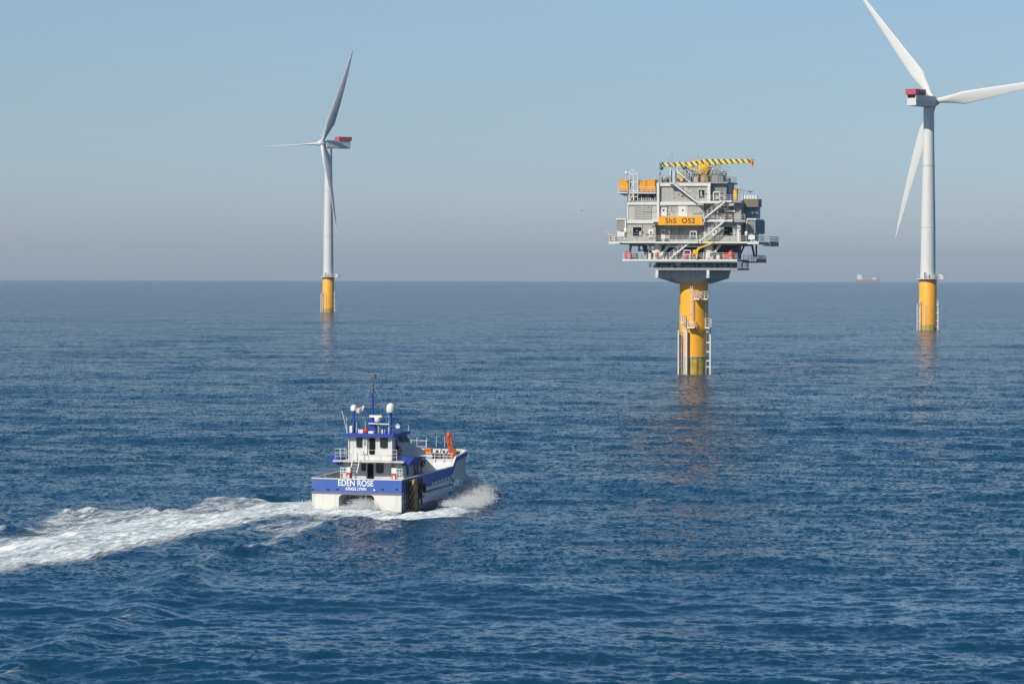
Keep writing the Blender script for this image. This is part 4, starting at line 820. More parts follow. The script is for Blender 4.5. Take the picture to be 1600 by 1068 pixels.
upR = module('upper_annexe', [(791, 296, 905, 446, -5.2, 9.5)], mat('shade_blue_grey_cladding', (.25, .265, .27), .5, var=.06, ribs=1.1))  # darker bluish tone puts the shade of the recess into the colour
part('roof_deck', M_STEEL, (400, 300, 918, 308, -6.2, 12))
part('stair_tower_wall', M_STEEL, (962, 440, 1012, 575, -5.6, 9))
part('panel_strip', M_WBEAM, (985, 590, 1000, 728, -6.45, .05), (745, 590, 752, 728, -6.45, .05), parent=lowR)
def opening(zx0, zy0, zx1, zy1, yf, par, name='window'):
    x0, z1 = F_(zx0, zy0, yf); x1, z0 = F_(zx1, zy1, yf)
    f = MB().box(x0 - .1, x1 + .1, yf - .07, yf - .003, z0 - .1, z1 + .1).build(name, M_PANEL, par); MB().box(x0, x1, yf - .1, yf - .072, z0, z1).build('pane', M_DARK, f); return f
opening(228, 626, 290, 692, -6.4, lowL); opening(889, 625, 951, 690, -6.4, lowR)
d_ = opening(706, 357, 746, 414, -6.2, upM, 'doorway'); fb(MB(), 716, 366, 728, 400, -6.45, .1).build('panel', M_PANEL, d_)
part('switch_box', M_PANEL, (272, 655, 290, 685, -6.7, .2), parent=lowL)
def door(zx0, zy0, zx1, zy1, yf, par):
    x0, z1 = F_(zx0, zy0, yf); x1, z0 = F_(zx1, zy1, yf); d = MB().box(x0, x1, yf - .09, yf - .003, z0, z1).build('door', M_WBEAM, par)
    cx, cz = (x0 + x1) / 2, (z0 + z1) / 2 + .1; MB().box(cx - .16, cx + .16, yf - .12, yf - .092, cz - .2, cz + .2).build('porthole', M_DARK, d)
door(340, 640, 376, 695, -6.4, lowL); door(430, 640, 462, 690, -4.6, lowM); door(803, 640, 838, 692, -6.4, lowR); door(427, 470, 473, 545, -6.2, midM); door(557, 468, 623, 548, -6.2, midM)
part('white_locker', M_WBEAM, (432, 685, 462, 710, -6.2, .8))
fm = MB(); fm.path([P3(643, 728, -7.2), P3(643, 658, -7.2), P3(688, 658, -7.2), P3(688, 728, -7.2)], .13, 6); fm.tube(P3(643, 692, -7.2), P3(688, 692, -7.2), .08, 5); fm.tube(P3(665, 658, -7.2), P3(665, 692, -7.2), .06, 5); fm.build('portal_frame', M_WSTEEL, sub)
fm = MB(); fm.path([P3(812, 430, -7.0), P3(812, 372, -7.0), P3(858, 372, -7.0), P3(858, 430, -7.0)], .14, 6); fm.build('portal_frame', M_WSTEEL, sub); part('louvre_box', M_PANEL, (816, 378, 854, 392, -6.6, .5), (818, 405, 860, 420, -6.6, .9))
# middle walkway behind the sign, its sign, upper walkways
part('walkway', M_WBEAM, (365, 570, 412, 588, -7.8, 1.4), (412, 556, 730, 568, -7.4, 1.2))
part('walkway', M_WBEAM, (742, 570, 950, 586, -7.8, 1.5)); part('walkway', M_STEEL, (951, 572, 1042, 590, -7.2, 1.6))
part('walkway', M_WBEAM, (690, 436, 855, 452, -7.9, 1.6), (856, 432, 945, 445, -7.9, 1.6)); part('walkway', M_STEEL, (946, 430, 1015, 448, -7.4, 1.6))
rl = MB(); rl.rail([P3(367, 570, -7.7), P3(730, 556, -7.7)], 1.25, .035, 3, 1.4); rl.rail([P3(742, 570, -7.7), P3(1040, 572, -7.2)], 1.2, .035, 3, 1.4); rl.rail([P3(690, 436, -7.8), P3(855, 436, -7.8), P3(1012, 430, -7.5)], 1.2, .035, 3, 1.3); rl.build('railing', M_WSTEEL, sub)
x0, z1 = F_(412, 548, -8.1); x1, z0 = F_(730, 611, -8.1)
sg_ = MB().box(x0, x1, -8.1, -7.95, z0, z1).build('name_board', M_SIGNY, sub)
x0, z1 = F_(463, 562, -8.12); x1, z0 = F_(678, 600, -8.12)
o = lettering('ShS  OS2', 1.65, M_BLK, sg_, ((x0 + x1) / 2, -8.105, (z0 + z1) / 2), (R(90), 0, 0), bold=.028, extr=.006, spacing=1.12); o.scale.x *= (x1 - x0) / o.dimensions.x
o.scale.y = min(1.15, (z1 - z0) / max(.1, o.dimensions.y) * 1.0)
# bracing panels of the annexe and pipe racks on the right
pr_ = MB()
for k in range(6): z_ = 470 + k * 17; pr_.tube(P3(800, z_, -5), P3(955, z_ + rg.uniform(-3, 3), -5), .08, 5)
for zx in (800, 838, 872, 955): pr_.tube(P3(zx, 450, -5), P3(zx, 570, -5), .09, 5)
pr_.build('pipe_rack', M_PANEL, sub)
part('red_manifold', mat('dull_red_paint', (.30, .04, .04), .5, var=.1), (902, 478, 962, 490, -5.6, .8), (905, 520, 958, 529, -5.6, .8)); part('white_manifold', M_WBEAM, (890, 502, 968, 515, -5.9, .8), (918, 535, 940, 548, -5.9, .8))
for k in range(16):
    zx = 745 + k * 16 + rg.uniform(-6, 6); zy = rg.choice([560, 560, 520, 500]); part('valve_box', rg.choice([M_PANEL, M_WBEAM, M_STEEL, M_GREY]), (zx, zy - rg.uniform(6, 22), zx + rg.uniform(8, 18), zy, -5.4 + rg.uniform(-.6, .6), .7))
# conduits, junction boxes, lamps and cable trays fixed to the fronts
def facade(zx0, zy0, zx1, zy1, yf, n, par):
    for k in range(n):
        zx = rg.uniform(zx0, zx1); zy = rg.uniform(zy0, zy1); w_ = rg.uniform(3, 9); h_ = rg.uniform(4, 12); t_ = rg.random()
        if t_ < .45: part('junction_box', rg.choice([M_GREY, M_PANEL, M_WBEAM, M_STEEL, M_DGREY]), (zx, zy, zx + w_, zy + h_, yf - .22, .215), parent=par)
        elif t_ < .75: part('conduit', rg.choice([M_GREY, M_STEEL, M_PANEL]), (zx, zy0, zx + 1.3, min(zy1, zy0 + rg.uniform(.4, 1) * (zy1 - zy0)), yf - .13, .125), parent=par)
        else: part('cable_tray', rg.choice([M_GREY, M_STEEL, M_PANEL]), (zx, zy, min(zx1 + 8, zx + rg.uniform(20, 70)), zy + 2.6, yf - .3, .29), parent=par)
facade(192, 604, 380, 712, -6.4, 12, lowL); facade(400, 616, 735, 712, -4.6, 22, lowM); facade(750, 592, 1000, 712, -6.4, 22, lowR); facade(190, 468, 390, 568, -6.3, 7, upL)
facade(425, 470, 735, 545, -6.2, 14, midM); facade(745, 458, 1000, 565, -4.4, 26, midR); facade(425, 334, 760, 434, -6.2, 12, upM); facade(795, 300, 900, 440, -5.2, 16, upR)
# far right stack and radiators
fs_ = part('cooler_stack', M_RAD, (1016, 482, 1132, 561, -.6, 3.5)); part('cooler_hood', mat('brown_louvre', (.24, .21, .16), .6, var=.08, ribs=2.0), (1024, 422, 1136, 480, -1.8, 4.6), parent=fs_); part('edge_post', M_WBEAM, (1018, 420, 1025, 480, -2.1, .25), parent=fs_)
hl = MB()
for k in range(5): p = P3(1042 + k * 20, 421, -1.2); hl.tube((p[0], -1.2, p[2]), (p[0], -1.2, p[2] + .8), .3, 8)
hl.each('vent', M_WPL, fs_)
ls = MB()
for k in range(6): p = P3(950 + k * 26, 400, -3 + k * 1.6); ls.tube((p[0], p[1], p[2] - .6), (p[0], p[1], p[2] + 1.6 - k * .15), .05, 4); ls.box(p[0] - .45, p[0] + .45, p[1] - .1, p[1] + .1, p[2] + 1.6 - k * .15, p[2] + 1.8 - k * .15)
ls.each('lamp_row', M_GREY, sub)
for (zx0, zx1, zy0, zy1, yf, dep) in ((1058, 1116, 572, 672, -4.5, 11.0), (110, 170, 572, 650, -4.0, 9.0)):
    x0, z1 = F_(zx0, zy0, yf); x1, z0 = F_(zx1, zy1, yf); b_ = MB().box(x0, x1, yf, yf + dep, z0, z1).build('radiator_bank', M_MESH, sub)
    fn = MB(); y = yf + .6
    while y < yf + dep - .3: fn.box(x1 + .003, x1 + .28, y, y + .25, z0 + .1, z1 - .1); y += .62
    fn.build('radiator_fin', M_RAD, b_)
    wf = MB(); wf.box(x0 - .15, x1 + .2, yf - .25, yf - .003, z1 - .02, z1 + .3); wf.box(x0 - .3 if zx0 > 600 else x1 + .003, x0 - .003 if zx0 > 600 else x1 + .3, yf - .25, yf + .1, z0, z1 - .03); wf.box(x0, x1 + .1, yf + .3, yf + dep, z1 + .003, z1 + .2)
    wf.lathe([(.35, -.5), (.45, 0), (.35, .5)], ((x0 - .2 if zx0 > 600 else x1 + .2), yf - .3, z0), 10); wf.build('radiator_frame', M_WBEAM, b_)
    bx_ = MB(); bx_.box(x0 + .2, x1 - .1, yf - .2, yf + .8, z0 - 1.3, z0 - .3); bx_.box(x0 + .9, x1 + .2, yf + 1.2, yf + 3.2, z0 - 1.6, z0 - .1); bx_.path([(x0, yf + .2, z0), (x1, yf + .2, z0 - 1.9)], .15, 6); bx_.build('pump_skid', M_WSTEEL, b_)
# stairs: stringers, treads and handrail
def stair(a, b_, yf, name='stair', w_=1.1, m=M_WSTEEL):
    p, q = Vector(P3(*a, yf)), Vector(P3(*b_, yf)); mb = MB(); mb.beam(p, q, .12, .32); mb.beam(p + Vector((0, w_, 0)), q + Vector((0, w_, 0)), .12, .32)
    n = int(abs(q.z - p.z) / .28)
    for k in range(n): c = p.lerp(q, (k + .5) / n); mb.box(c.x - .16, c.x + .16, yf + .07, yf + w_ - .07, c.z - .02, c.z + .02)
    mb.build(name, m, sub); hr = MB(); hr.rail([tuple(p + Vector((0, -.03, .1))), tuple(q + Vector((0, -.03, .1)))], 1.1, .045, 2, 1.2); hr.build('handrail', m, sub)
stair((520, 308), (692, 443), -7.9); stair((892, 443), (738, 566), -8.4); stair((892, 579), (712, 724), -8.6); stair((640, 735), (492, 852), -8.2); stair((545, 220), (642, 300), -5.5)
part('landing', M_WBEAM, (488, 306, 528, 313, -8.0, 1.8)); part('stair_column', M_WSTEEL, (494, 195, 501, 306, -6.0, .25))
part('stair_cabinet', mat('pale_blue_grey_paint', (.42, .47, .48), .5, var=.05), (503, 216, 534, 300, -5.6, 1.5))
# roof plant ------------------------------------------------------
rl = MB(); rl.rail([P3(402, 300, -6.1), P3(500, 300, -6.1)], 1.4, .035, 3, 1.1); rl.rail([P3(530, 300, -6.1), P3(915, 300, -6.1)], 1.3, .035, 3, 1.2); a = P3(915, 300, -6.1); rl.rail([a, (a[0], 5, a[2])], 1.3, .035, 3, 1.5); rl.build('railing', M_GREY, sub)
for k in range(60):
    zx = 410 + rg.random() * 480; w_ = rg.uniform(8, 30); h_ = rg.uniform(10, 70) * (1 if zx > 540 else .6); part('roof_equipment', rg.choice([M_STEEL, M_GREY, M_GREY, M_PANEL, M_DGREY]), (zx, 300 - h_, zx + w_, 300, -5 + rg.uniform(0, 8), 1.3))
rt = MB()
for k in range(44): zx = 560 + rg.random() * 350; y = -5 + rg.random() * 8; p = P3(zx, 300, y); h_ = rg.uniform(1.5, 5); rt.tube(p, (p[0], p[1], p[2] + h_), .07, 5); rt.tube((p[0], p[1], p[2] + h_ * .8), (p[0] + rg.uniform(-3, 3), p[1], p[2] + h_ * rg.uniform(.5, 1)), .07, 5)
rt.build('roof_pipework', M_STEEL, sub)
part('yellow_green_box', mat('dull_yellow_paint', (.5, .40, .08), .5, var=.1), (798, 238, 835, 246, -3.6, 1.2)); part('roof_louvre', M_MESH, (798, 247, 880, 296, -3.6, 3)); part('roof_plant', M_RAD, (885, 268, 915, 300, -2, 4), (890, 300, 922, 392, -4, 7))
fl = MB(); 
for i in range(14): a0, a1 = R(i * 25.7), R((i + 1) * 25.7); c = Vector(P3(890, 240, -2)); fl.tube(c + Vector((math.cos(a0) * .55, 0, math.sin(a0) * .55)), c + Vector((math.cos(a1) * .55, 0, math.sin(a1) * .55)), .1, 5)
fl.tube(P3(890, 252, -2), P3(882, 268, -2), .12, 5); fl.path([P3(872, 290, -3), P3(880, 255, -3), P3(900, 268, -3), P3(910, 300, -3)], .12, 6); fl.build('hose_reel', M_DGREY, sub)
an = MB()
for zx, z0, z1 in ((510, 195, 68), (490, 195, 120), (430, 300, 225), (704, 160, 92), (820, 230, 168), (1052, 130, 90), (1077, 130, 70), (918, 330, 270)):
    if zx > 1000: continue
    an.tube(P3(zx, z0, -4), P3(zx, z1, -4), .055, 5)
an.box(*[v for v in (P3(505, 88, -4)[0], P3(515, 88, -4)[0], -4.1, -3.9, P3(0, 92, -4)[2], P3(0, 84, -4)[2])]); an.path([P3(475, 130, -4), P3(500, 125, -4)], .06, 4); an.build('antenna', M_GREY, sub)
# left roof: lattice tower and platform for the orange containers
part('container_platform', M_WBEAM, (118, 374, 188, 381, -6.6, .4), (200, 376, 392, 382, -6.4, .4)); part('container_platform_floor', M_STEEL, (120, 376, 190, 384, -6.1, 5), (190, 378, 392, 386, -5.9, 8))
part('support_frame', M_DGREY, (205, 392, 392, 430, -4.5, 6)); part('roof_sheet', M_STEEL, (190, 434, 398, 445, -6.0, 11))
for k in range(12): zx = 205 + k * 16; part('roof_equipment', rg.choice([M_STEEL, M_GREY, M_PANEL]), (zx, 434 - rg.uniform(10, 45), zx + 10, 434, -5.4, 1))
br = MB(); br.beam(P3(120, 378, -5), P3(192, 400, -5), .3, .3); br.tube(P3(186, 378, -6), P3(186, 446, -6), .18, 6); br.build('bracket', M_STEEL, sub)
rl = MB(); rl.rail([P3(118, 374, -6.5), P3(190, 374, -6.5)], 1.3, .04, 3, 1.1); rl.rail([P3(262, 376, -6.4), P3(390, 376, -6.4)], 1.3, .04, 3, 1.1); rl.build('railing', M_WSTEEL, sub)
lt = MB()
for zx in (203, 233, 262): lt.tube(P3(zx, 435, -6.2), P3(zx, 225 if zx != 233 else 255, -6.2), .13 if zx == 233 else .09, 6); lt.tube(P3(zx, 435, -4.2), P3(zx, 240, -4.2), .08, 6)
for a_, b_ in (((203, 365), (262, 365)), ((203, 372), (235, 300)), ((203, 300), (262, 300)), ((205, 435), (235, 372)), ((205, 405), (262, 405)), ((203, 240), (262, 240))): lt.tube(P3(*a_, -6.2), P3(*b_, -6.2), .10, 6)
for k in range(9): z_ = 225 + k * 22; lt.tube(P3(212, z_, -4.6), P3(228, z_, -4.6), .05, 4)
lt.path([P3(203, 225, -6.2), P3(212, 210, -6.2), P3(228, 208, -6.2), P3(238, 225, -6.2)], .09, 6); lt.build('lattice_tower', M_WSTEEL, sub)
wh_ = MB(); c = P3(181, 233, -6); wh_.lathe([(.05, -.35), (.32, -.25), (.4, 0), (.32, .25), (.05, .35)], c, 12); wh_.tube(c, P3(203, 233, -6), .08, 5); c = P3(180, 290, -6); wh_.lathe([(.05, -.2), (.2, 0), (.05, .2)], c, 8); wh_.build('radome', M_WPL, sub)
an = MB(); an.tube(P3(203, 225, -6), P3(203, 160, -6), .035, 4); an.tube(P3(272, 300, -6), P3(272, 215, -6), .035, 4); an.tube(P3(284, 300, -6), P3(284, 240, -6), .035, 4); an.build('whip_antenna', M_GREY, sub)
# main crane -------------------------------------------------------
M_CRY = mat('yellow_crane_paint', (.76, .43, .02), .4, var=.04, dirt=((.5, .28, .03), .3))
ms_ = mat('striped_boom_paint', (.70, .58, .12), .45, var=.03); t = ms_.node_tree; b = t.nodes['Principled BSDF']; N = t.nodes.new; L = t.links.new
tc = N('ShaderNodeTexCoord'); sx_ = N('ShaderNodeSeparateXYZ'); L(tc.outputs['Object'], sx_.inputs[0]); m1 = N('ShaderNodeMath'); m1.operation = 'MULTIPLY_ADD'; L(sx_.outputs[2], m1.inputs[0]); m1.inputs[1].default_value = .62; m2 = N('ShaderNodeMath'); m2.operation = 'MULTIPLY'; L(sx_.outputs[0], m2.inputs[0]); m2.inputs[1].default_value = .76; L(m2.outputs[0], m1.inputs[2])
fr2 = N('ShaderNodeMath'); fr2.operation = 'FRACT'; L(m1.outputs[0], fr2.inputs[0]); gt = N('ShaderNodeMath'); gt.operation = 'GREATER_THAN'; L(fr2.outputs[0], gt.inputs[0]); gt.inputs[1].default_value = .64
old = b.inputs['Base Color'].links[0].from_socket; mxx = N('ShaderNodeMix'); mxx.data_type = 'RGBA'; L(gt.outputs[0], mxx.inputs[0]); L(old, mxx.inputs[6]); mxx.inputs[7].default_value = (.045, .035, .03, 1); L(mxx.outputs[2], b.inputs['Base Color'])
yc = -2.5
crane = MB(); c = P3(747, 300, yc); zt_ = F_(747, 205, yc)[1]; crane.lathe([(1.1, 0), (1.1, 1.6), (1.45, 2.6), (1.45, 3.3), (1.15, 3.6), (1.15, zt_ - c[2]), (.9, zt_ - c[2] + .4)], c, 20)
crane.beam(P3(735, 170, yc), P3(735, 235, yc), 1.6, 1.6); crane = crane.build('main_crane', M_CRY, sub, True)
bm = MB(); n_ = 12
def seg(a, ha, b_, hb, yy0, yy1):
    p, q = P3(a[0], a[1], yc), P3(b_[0], b_[1], yc); bm.hexa([(p[0], yy0, p[2] - ha / 2), (q[0], yy0, q[2] - hb / 2), (q[0], yy1, q[2] - hb / 2), (p[0], yy1, p[2] - ha / 2), (p[0], yy0, p[2] + ha / 2), (q[0], yy0, q[2] + hb / 2), (q[0], yy1, q[2] + hb / 2), (p[0], yy1, p[2] + ha / 2)])
seg((443, 174), .78, (640, 171), .95, -3.1, -1.9); seg((640.2, 171), .95, (760, 155), 1.35, -3.15, -1.85); seg((760.2, 155), 1.30, (1080, 146), .75, -3.0, -2.0)
bm.build('boom', ms_, crane)
jb = MB(); jb.beam(P3(745, 172, -1.4), P3(1080, 150, -1.4), .01, .01) if False else None
jb.beam(P3(620, 180, yc - .9), P3(716, 232, yc - .9), .4, .35); jb.beam(P3(660, 150, yc), P3(770, 138, yc), .5, .35); jb.beam(P3(560, 225, yc - 2), P3(585, 292, yc - 2), .7, .7); jb.beam(P3(700, 235, yc - .8), P3(765, 225, yc - .8), .9, .9); jb.build('luffing_arm', M_CRY, crane)
hk = MB(); p = P3(437, 172, yc); hk.lathe([(.4, -.5), (.55, 0), (.4, .5)], p, 12); hk.lathe([(.3, -.55), (.5, -.1), (.3, .4)], P3(434, 193, yc), 12); hk.tube(P3(434, 195, yc), P3(426, 240, yc), .06, 4); hk.lathe([(.1, -.3), (.2, 0), (.1, .3)], P3(425, 240, yc), 8); hk.lathe([(.4, -.4), (.55, 0), (.4, .4)], P3(602, 194, yc), 12); hk.build('hook_block', M_DGREY, crane)
hd = MB(); hd.beam(P3(1078, 147, yc), P3(1098, 152, yc), .8, 1.1); hd.beam(P3(1096, 150, yc), P3(1097, 195, yc), .3, .3); hd.build('boom_head', M_ORB, crane)
a_ = MB(); a_.tube(P3(1052, 138, yc), P3(1060, 100, yc), .05, 4); a_.tube(P3(1077, 138, yc), P3(1077, 72, yc), .05, 4); a_.tube(P3(1092, 138, yc), P3(1092, 95, yc), .04, 4); a_.tube(P3(1035, 138, yc), P3(1058, 105, yc), .04, 4)
z0_ = P3(0, 138, yc); a_.rail([P3(600, 160, -2.2), P3(740, 142, -2.2)], .9, .04, 2, 1.5); a_.build('boom_fitting', M_GREY, crane)
tk = MB(); tk.tube(P3(822, 172, yc), P3(822, 235, yc), .1, 5); tk.path([P3(775, 205, yc), P3(815, 203, yc)], .1, 5); tk.build('boom_rest', M_WSTEEL, sub)
# small yellow davit on the lower deck and its box
dc = MB(); dc.beam(P3(690, 850, -9.4), P3(692, 795, -9.4), .45, .45); dc.beam(P3(688, 800, -9.4), P3(712, 772, -9.4), .4, .5); dc.beam(P3(708, 778, -9.4), P3(820, 733, -9.4), .28, .32); dc.build('davit_crane', M_CRY, sub)
part('yellow_cabinet', M_CRY, (662, 790, 684, 822, -8.9, .8))
dv = MB(); dv.path([P3(60, 728, -8.3), P3(58, 680, -8.3), P3(22, 655, -8.3)], .16, 6); dv.build('davit_arm', mat('pale_orange_steel', (.62, .45, .28), .5), sub)
part('deck_edge_box', M_PANEL, (60, 690, 100, 726, -8.1, 1.5))
# pile furniture ---------------------------------------------------
PF = Frame(SF.o.x, SF.o.y, SF.a, 1000, 430, 5.0875)
def Q3(zx, zy, yf): x, z = PF.F(zx, zy, yf); return (x, yf, z)
def cyl_y(x, off=.0): return -math.sqrt(max(.2, (PR + off) ** 2 - x * x))
def bot(x, y): return (x, y, -2)
bl = MB()
for zx in (307, 372): p = Q3(zx, 435, -3.9); bl.tube((p[0], -3.9, -2), p, .19, 10)
for zy in (455, 530, 610, 690, 730): a, b_ = Q3(307, zy, -3.9), Q3(372, zy, -3.9); bl.tube((a[0] + .2, -3.6, a[2]), (a[0] + 1.2, -2.2, a[2]), .17, 6); bl.tube((b_[0], -3.8, b_[2]), (b_[0] + .2, -2.4, b_[2]), .17, 6)
bl.build('boat_landing', M_WSTEEL, sub)
ld = MB()
for zx in (347, 361): p = Q3(zx, 330, -3.9); ld.tube((p[0], -3.9, -2), p, .08, 6)
z = -1.0; a, b_ = Q3(347, 500, -3.9), Q3(361, 500, -3.9)
while z < Q3(347, 335, -3.9)[2]: ld.tube((a[0], -3.9, z), (b_[0], -3.9, z), .06, 5); z += .42
ld.build('ladder', M_WSTEEL, sub)
def pad(zx0, zy, zx1, yf, dep, hgt, nm='rest_platform'):
    a, b_ = Q3(zx0, zy, yf), Q3(zx1, zy, yf); mb = MB().box(a[0], b_[0], yf, yf + dep, a[2] - .35, a[2]); mb.rail([(a[0], yf + dep, a[2]), (a[0], yf + .05, a[2]), (b_[0], yf + .05, a[2]), (b_[0], yf + dep, a[2])], hgt, .06, 3, .8); mb.build(nm, M_WSTEEL, sub)
pad(325, 370, 348, -3.9, 1.4, 1.6); pad(374, 408, 434, -4.6, 1.7, 1.1); pad(428, 182, 471, -4.6, 2.0, 1.5); pad(489, 182, 537, -3.4, 2.5, 1.5); pad(516, 410, 552, -2.6, 2.5, 1.9)
ld = MB()
for zx in (402, 418): ld.tube(Q3(zx, 395, -3.75), Q3(zx, 85, -3.75), .07, 6)
z = Q3(402, 395, -3.75)[2]
while z < Q3(402, 90, -3.75)[2]: ld.tube((Q3(402, 200, -3.75)[0], -3.75, z), (Q3(418, 200, -3.75)[0], -3.75, z), .05, 4); z += .42
for zy in (120, 200, 300): ld.tube(Q3(402, zy, -3.75), Q3(385, zy, -3.0), .07, 5)
ld.build('ladder', M_WSTEEL, sub)
bl = MB()
for zx in (523, 560): p = Q3(zx, 425, -1.0); bl.tube((p[0], -1.0, -2), p, .2, 10)
for zy in (450, 535, 608, 680, 728): a, b_ = Q3(523, zy, -1.0), Q3(560, zy, -1.0); bl.tube((a[0] - .6, -1.0, a[2]), b_, .16, 6)
bl.tube(Q3(521, 182, -1.5), Q3(523, 440, -1.0), .1, 6); bl.tube(Q3(562, 350, -1), Q3(560, 430, -1), .09, 6); bl.build('boat_landing', M_WSTEEL, sub)
cb = MB()
for zx in (318, 330, 386): p = Q3(zx, 470, -3.1); cb.tube((p[0], -3.3, -2), (p[0], -3.3, p[2]), .16, 8)
cb.each('cable_pipe', mat('rusty_pale_pipe', (.45, .33, .24), .6, var=.15), sub)
rg_ = MB().lathe([(PR + .06, -.14), (PR + .12, 0), (PR + .06, .14)], (0, 0, 3.62), 48).build('pile_collar', M_GREY, sub)

# loose things resting on the substation ---------------------------
def sw(p): return SF.o + SF.u * p[0] + SF.v * p[1] + Vector((0, 0, p[2]))
for zx0, zx1, zy0, zy1, lab in ((127, 193, 285, 373, 'orange container standing apart, leftmost on the substation roof platform'), (267, 324, 290, 375, 'orange container between the lattice tower and its taller orange neighbour'), (327, 388, 284, 375, 'tallest orange container, right-hand one of the pair beside the grey upper wall')):
    a, b_ = P3(zx0, zy0, -5.8), P3(zx1, zy1, -5.8); w_ = b_[0] - a[0]; h_ = a[2] - b_[2]; r_ = thing('roof_container', lab, 'container', sw(((a[0] + b_[0]) / 2, -5.8, b_[2] + .12)), -SF.a, 'orange containers on the substation roof')
    MB().box(-w_ / 2, w_ / 2, 0, 3.2, 0, h_ - .15).build('body', M_CONT, r_); k = MB()
    for i in range(5): x = -w_ / 2 + (i + .5) * w_ / 5; k.box(x - .05, x + .05, -.06, -.003, .1, h_ - .25)
    k.build('rib', M_CONT, r_); MB().box(-w_ / 2 - .06, w_ / 2 + .06, -.06, 3.26, h_ - .147, h_).build('lid', M_CONT, r_)
a = P3(971, 412, -7.0); r_ = thing('yellow_drum', 'yellow drum standing on the upper walkway at the right of the substation', 'drum', sw((a[0], -6.6, P3(971, 430, -7.0)[2] + .02)), -SF.a); MB().lathe([(.5, 0), (.55, .5), (.5, 1.0), (.55, 1.5), (.5, 2.0)], n=18).build('body', M_CRY, r_, True); MB().lathe([(.51, 2.003), (.51, 2.35), (.3, 2.45)], n=18).build('lid', M_ORB, r_, True)
for zx0, zy0, zx1, zy1, lab in ((384, 808, 411, 842, 'round red drum by the left leg on the lower deck of the substation'), (652, 812, 678, 838, 'red drum beside the small yellow crane on the lower deck'), (920, 798, 950, 840, 'tall red drum at the right end of the lower deck')):
    a, b_ = P3(zx0, zy0, -8.3), P3(zx1, zy1, -8.3); r = (b_[0] - a[0]) / 2; h_ = a[2] - b_[2]; r_ = thing('red_drum', lab, 'drum', sw(((a[0] + b_[0]) / 2, -8.3 + r, P3(0, 857, -8.3)[2] + .02)), -SF.a, 'red drums on the lower deck')
    st = P3(0, 857, -8.3)[2]; MB().lathe([(r * .85, b_[2] - st), (r, b_[2] - st + .2), (r, a[2] - st - .2), (r * .85, a[2] - st)], n=18).build('body', M_LRED, r_, True); MB().box(-r * .7, r * .7, -r * .7, r * .7, 0, b_[2] - st - .003).build('stand', M_GREY, r_)
for zx0, zx1, lab in ((168, 210, 'red crate at the far left of the lower deck of the substation'), (595, 640, 'red crate under the white portal frame on the lower deck'), (880, 975, 'long red skid at the right end of the lower deck, under the tall red drum')):
    a, b_ = P3(zx0, 826, -7.3), P3(zx1, 856, -7.3); w_ = b_[0] - a[0]; r_ = thing('red_crate', lab, 'crate', sw(((a[0] + b_[0]) / 2, -7.2, b_[2] + .05)), -SF.a, 'red crates on the lower deck'); MB().box(-w_ / 2, w_ / 2, 0, 1.1, .12, 1.0 if zx0 > 200 else 1.5).build('body', M_LRED, r_); MB().box(-w_ / 2 + .1, w_ / 2 - .1, .1, .3, 0, .118).box(-w_ / 2 + .1, w_ / 2 - .1, .8, 1.0, 0, .118).build('skid', M_GREY, r_); MB().box(-w_ / 2 - .04, w_ / 2 + .04, -.05, 1.15, 1.003 if zx0 > 200 else 1.503, 1.12 if zx0 > 200 else 1.6).build('lid', mat('dark_red_paint', (.35, .02, .02), .5), r_)
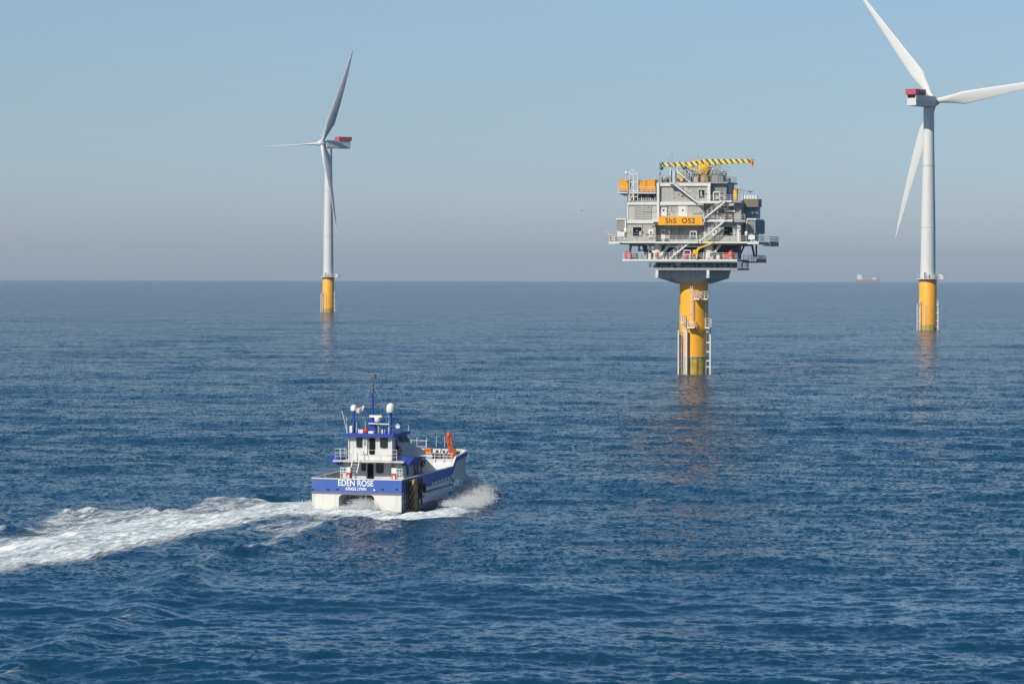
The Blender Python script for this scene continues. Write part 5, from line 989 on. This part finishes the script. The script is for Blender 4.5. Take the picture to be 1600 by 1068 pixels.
# ------------------------------------------------------------------ far ship, gull, haze
sp_ = sea(1356, 440.6); d_ = 13800.0; k_ = d_ / sp_.y; px_, py_ = sp_.x * k_, d_
ship = thing('cargo_ship', 'faint red and white cargo ship far off on the horizon', 'ship', (px_, py_, drop(px_, py_)), 0)  # hull and upperworks colours are muted to deepen the distance haze
MB().prism([(-50, 7), (-53, 13), (-40, 12), (38, 11), (52, 14), (47, 0), (-48, 0)], -8, 8).build('hull', mat('ship_hazed_red_hull', (.32, .20, .19), .6), ship)
MB().prism([(-46, 12.2), (-46, 31), (-40, 35), (-33, 35), (-28, 28), (-24, 12.2)], -7.5, 7.5).build('superstructure', mat('ship_hazed_white', (.78, .75, .70), .5), ship)
MB().prism([(-16, 12), (-12, 16), (10, 16), (14, 12)], -6, 6).box(-2, 1, -1, 1, 16, 22).build('deck_housing', mat('ship_pinkish_grey', (.45, .33, .35), .6), ship)
MB().box(20, 33, -7, 7, 12, 21).build('forward_housing', mat('ship_hazed_white', (.78, .75, .70), .5), ship)
MB().tube((-44, 0, 31), (-44, 0, 46), 1.0, 6).tube((16, 0, 12), (16, 0, 27), .8, 6).tube((45, 0, 13), (45, 0, 24), .8, 6).build('mast', M_GREY, ship)
gd = pray(908, 329); gp = Vector((0, 0, CH)) + gd * (520 / gd.y)
gull = thing('gull', 'tiny pale gull gliding in the sky left of the substation', 'bird', gp, R(40))
g_ = MB()
prof = [(-.22, .01), (-.14, .05), (0, .075), (.12, .06), (.2, .035), (.26, .008)]
gb = MB().lathe([(r_, x) for x, r_ in prof], (0, 0, 0), 10).build('body', mat('gull_white', (.8, .8, .8), .7), gull, True); gb.rotation_euler = (0, R(90), 0)
for sg in (1, -1):
    a = [(.10, 0, .03), (.08, sg * .28, .12), (-.02, sg * .62, .05)]; b_ = [(-.07, 0, .03), (-.09, sg * .28, .12), (-.09, sg * .62, .05)]
    m_ = MB(); 
    for i in range(2): m_.hexa([a[i], a[i + 1], b_[i + 1], b_[i]] + [(p[0], p[1], p[2] + .015) for p in (a[i], a[i + 1], b_[i + 1], b_[i])])
    m_.build('wing', mat('gull_grey', (.35, .36, .38), .7), gull)
hz = bpy.data.materials.new('haze_air'); hz.use_nodes = True; t = hz.node_tree; t.nodes.remove(t.nodes['Principled BSDF'])
v = t.nodes.new('ShaderNodeVolumePrincipled'); v.inputs['Color'].default_value = (.80, .88, .96, 1); v.inputs['Density'].default_value = HAZE; v.inputs['Anisotropy'].default_value = 0.2
t.links.new(v.outputs[0], t.nodes['Material Output'].inputs['Volume'])
hb = MB().box(-24000, 24000, -24000, 24000, -62, 172).build('haze', hz); hb['kind'] = 'stuff'; hb['label'] = 'thin pale haze hanging over the sea towards the horizon'; hb['category'] = 'haze'
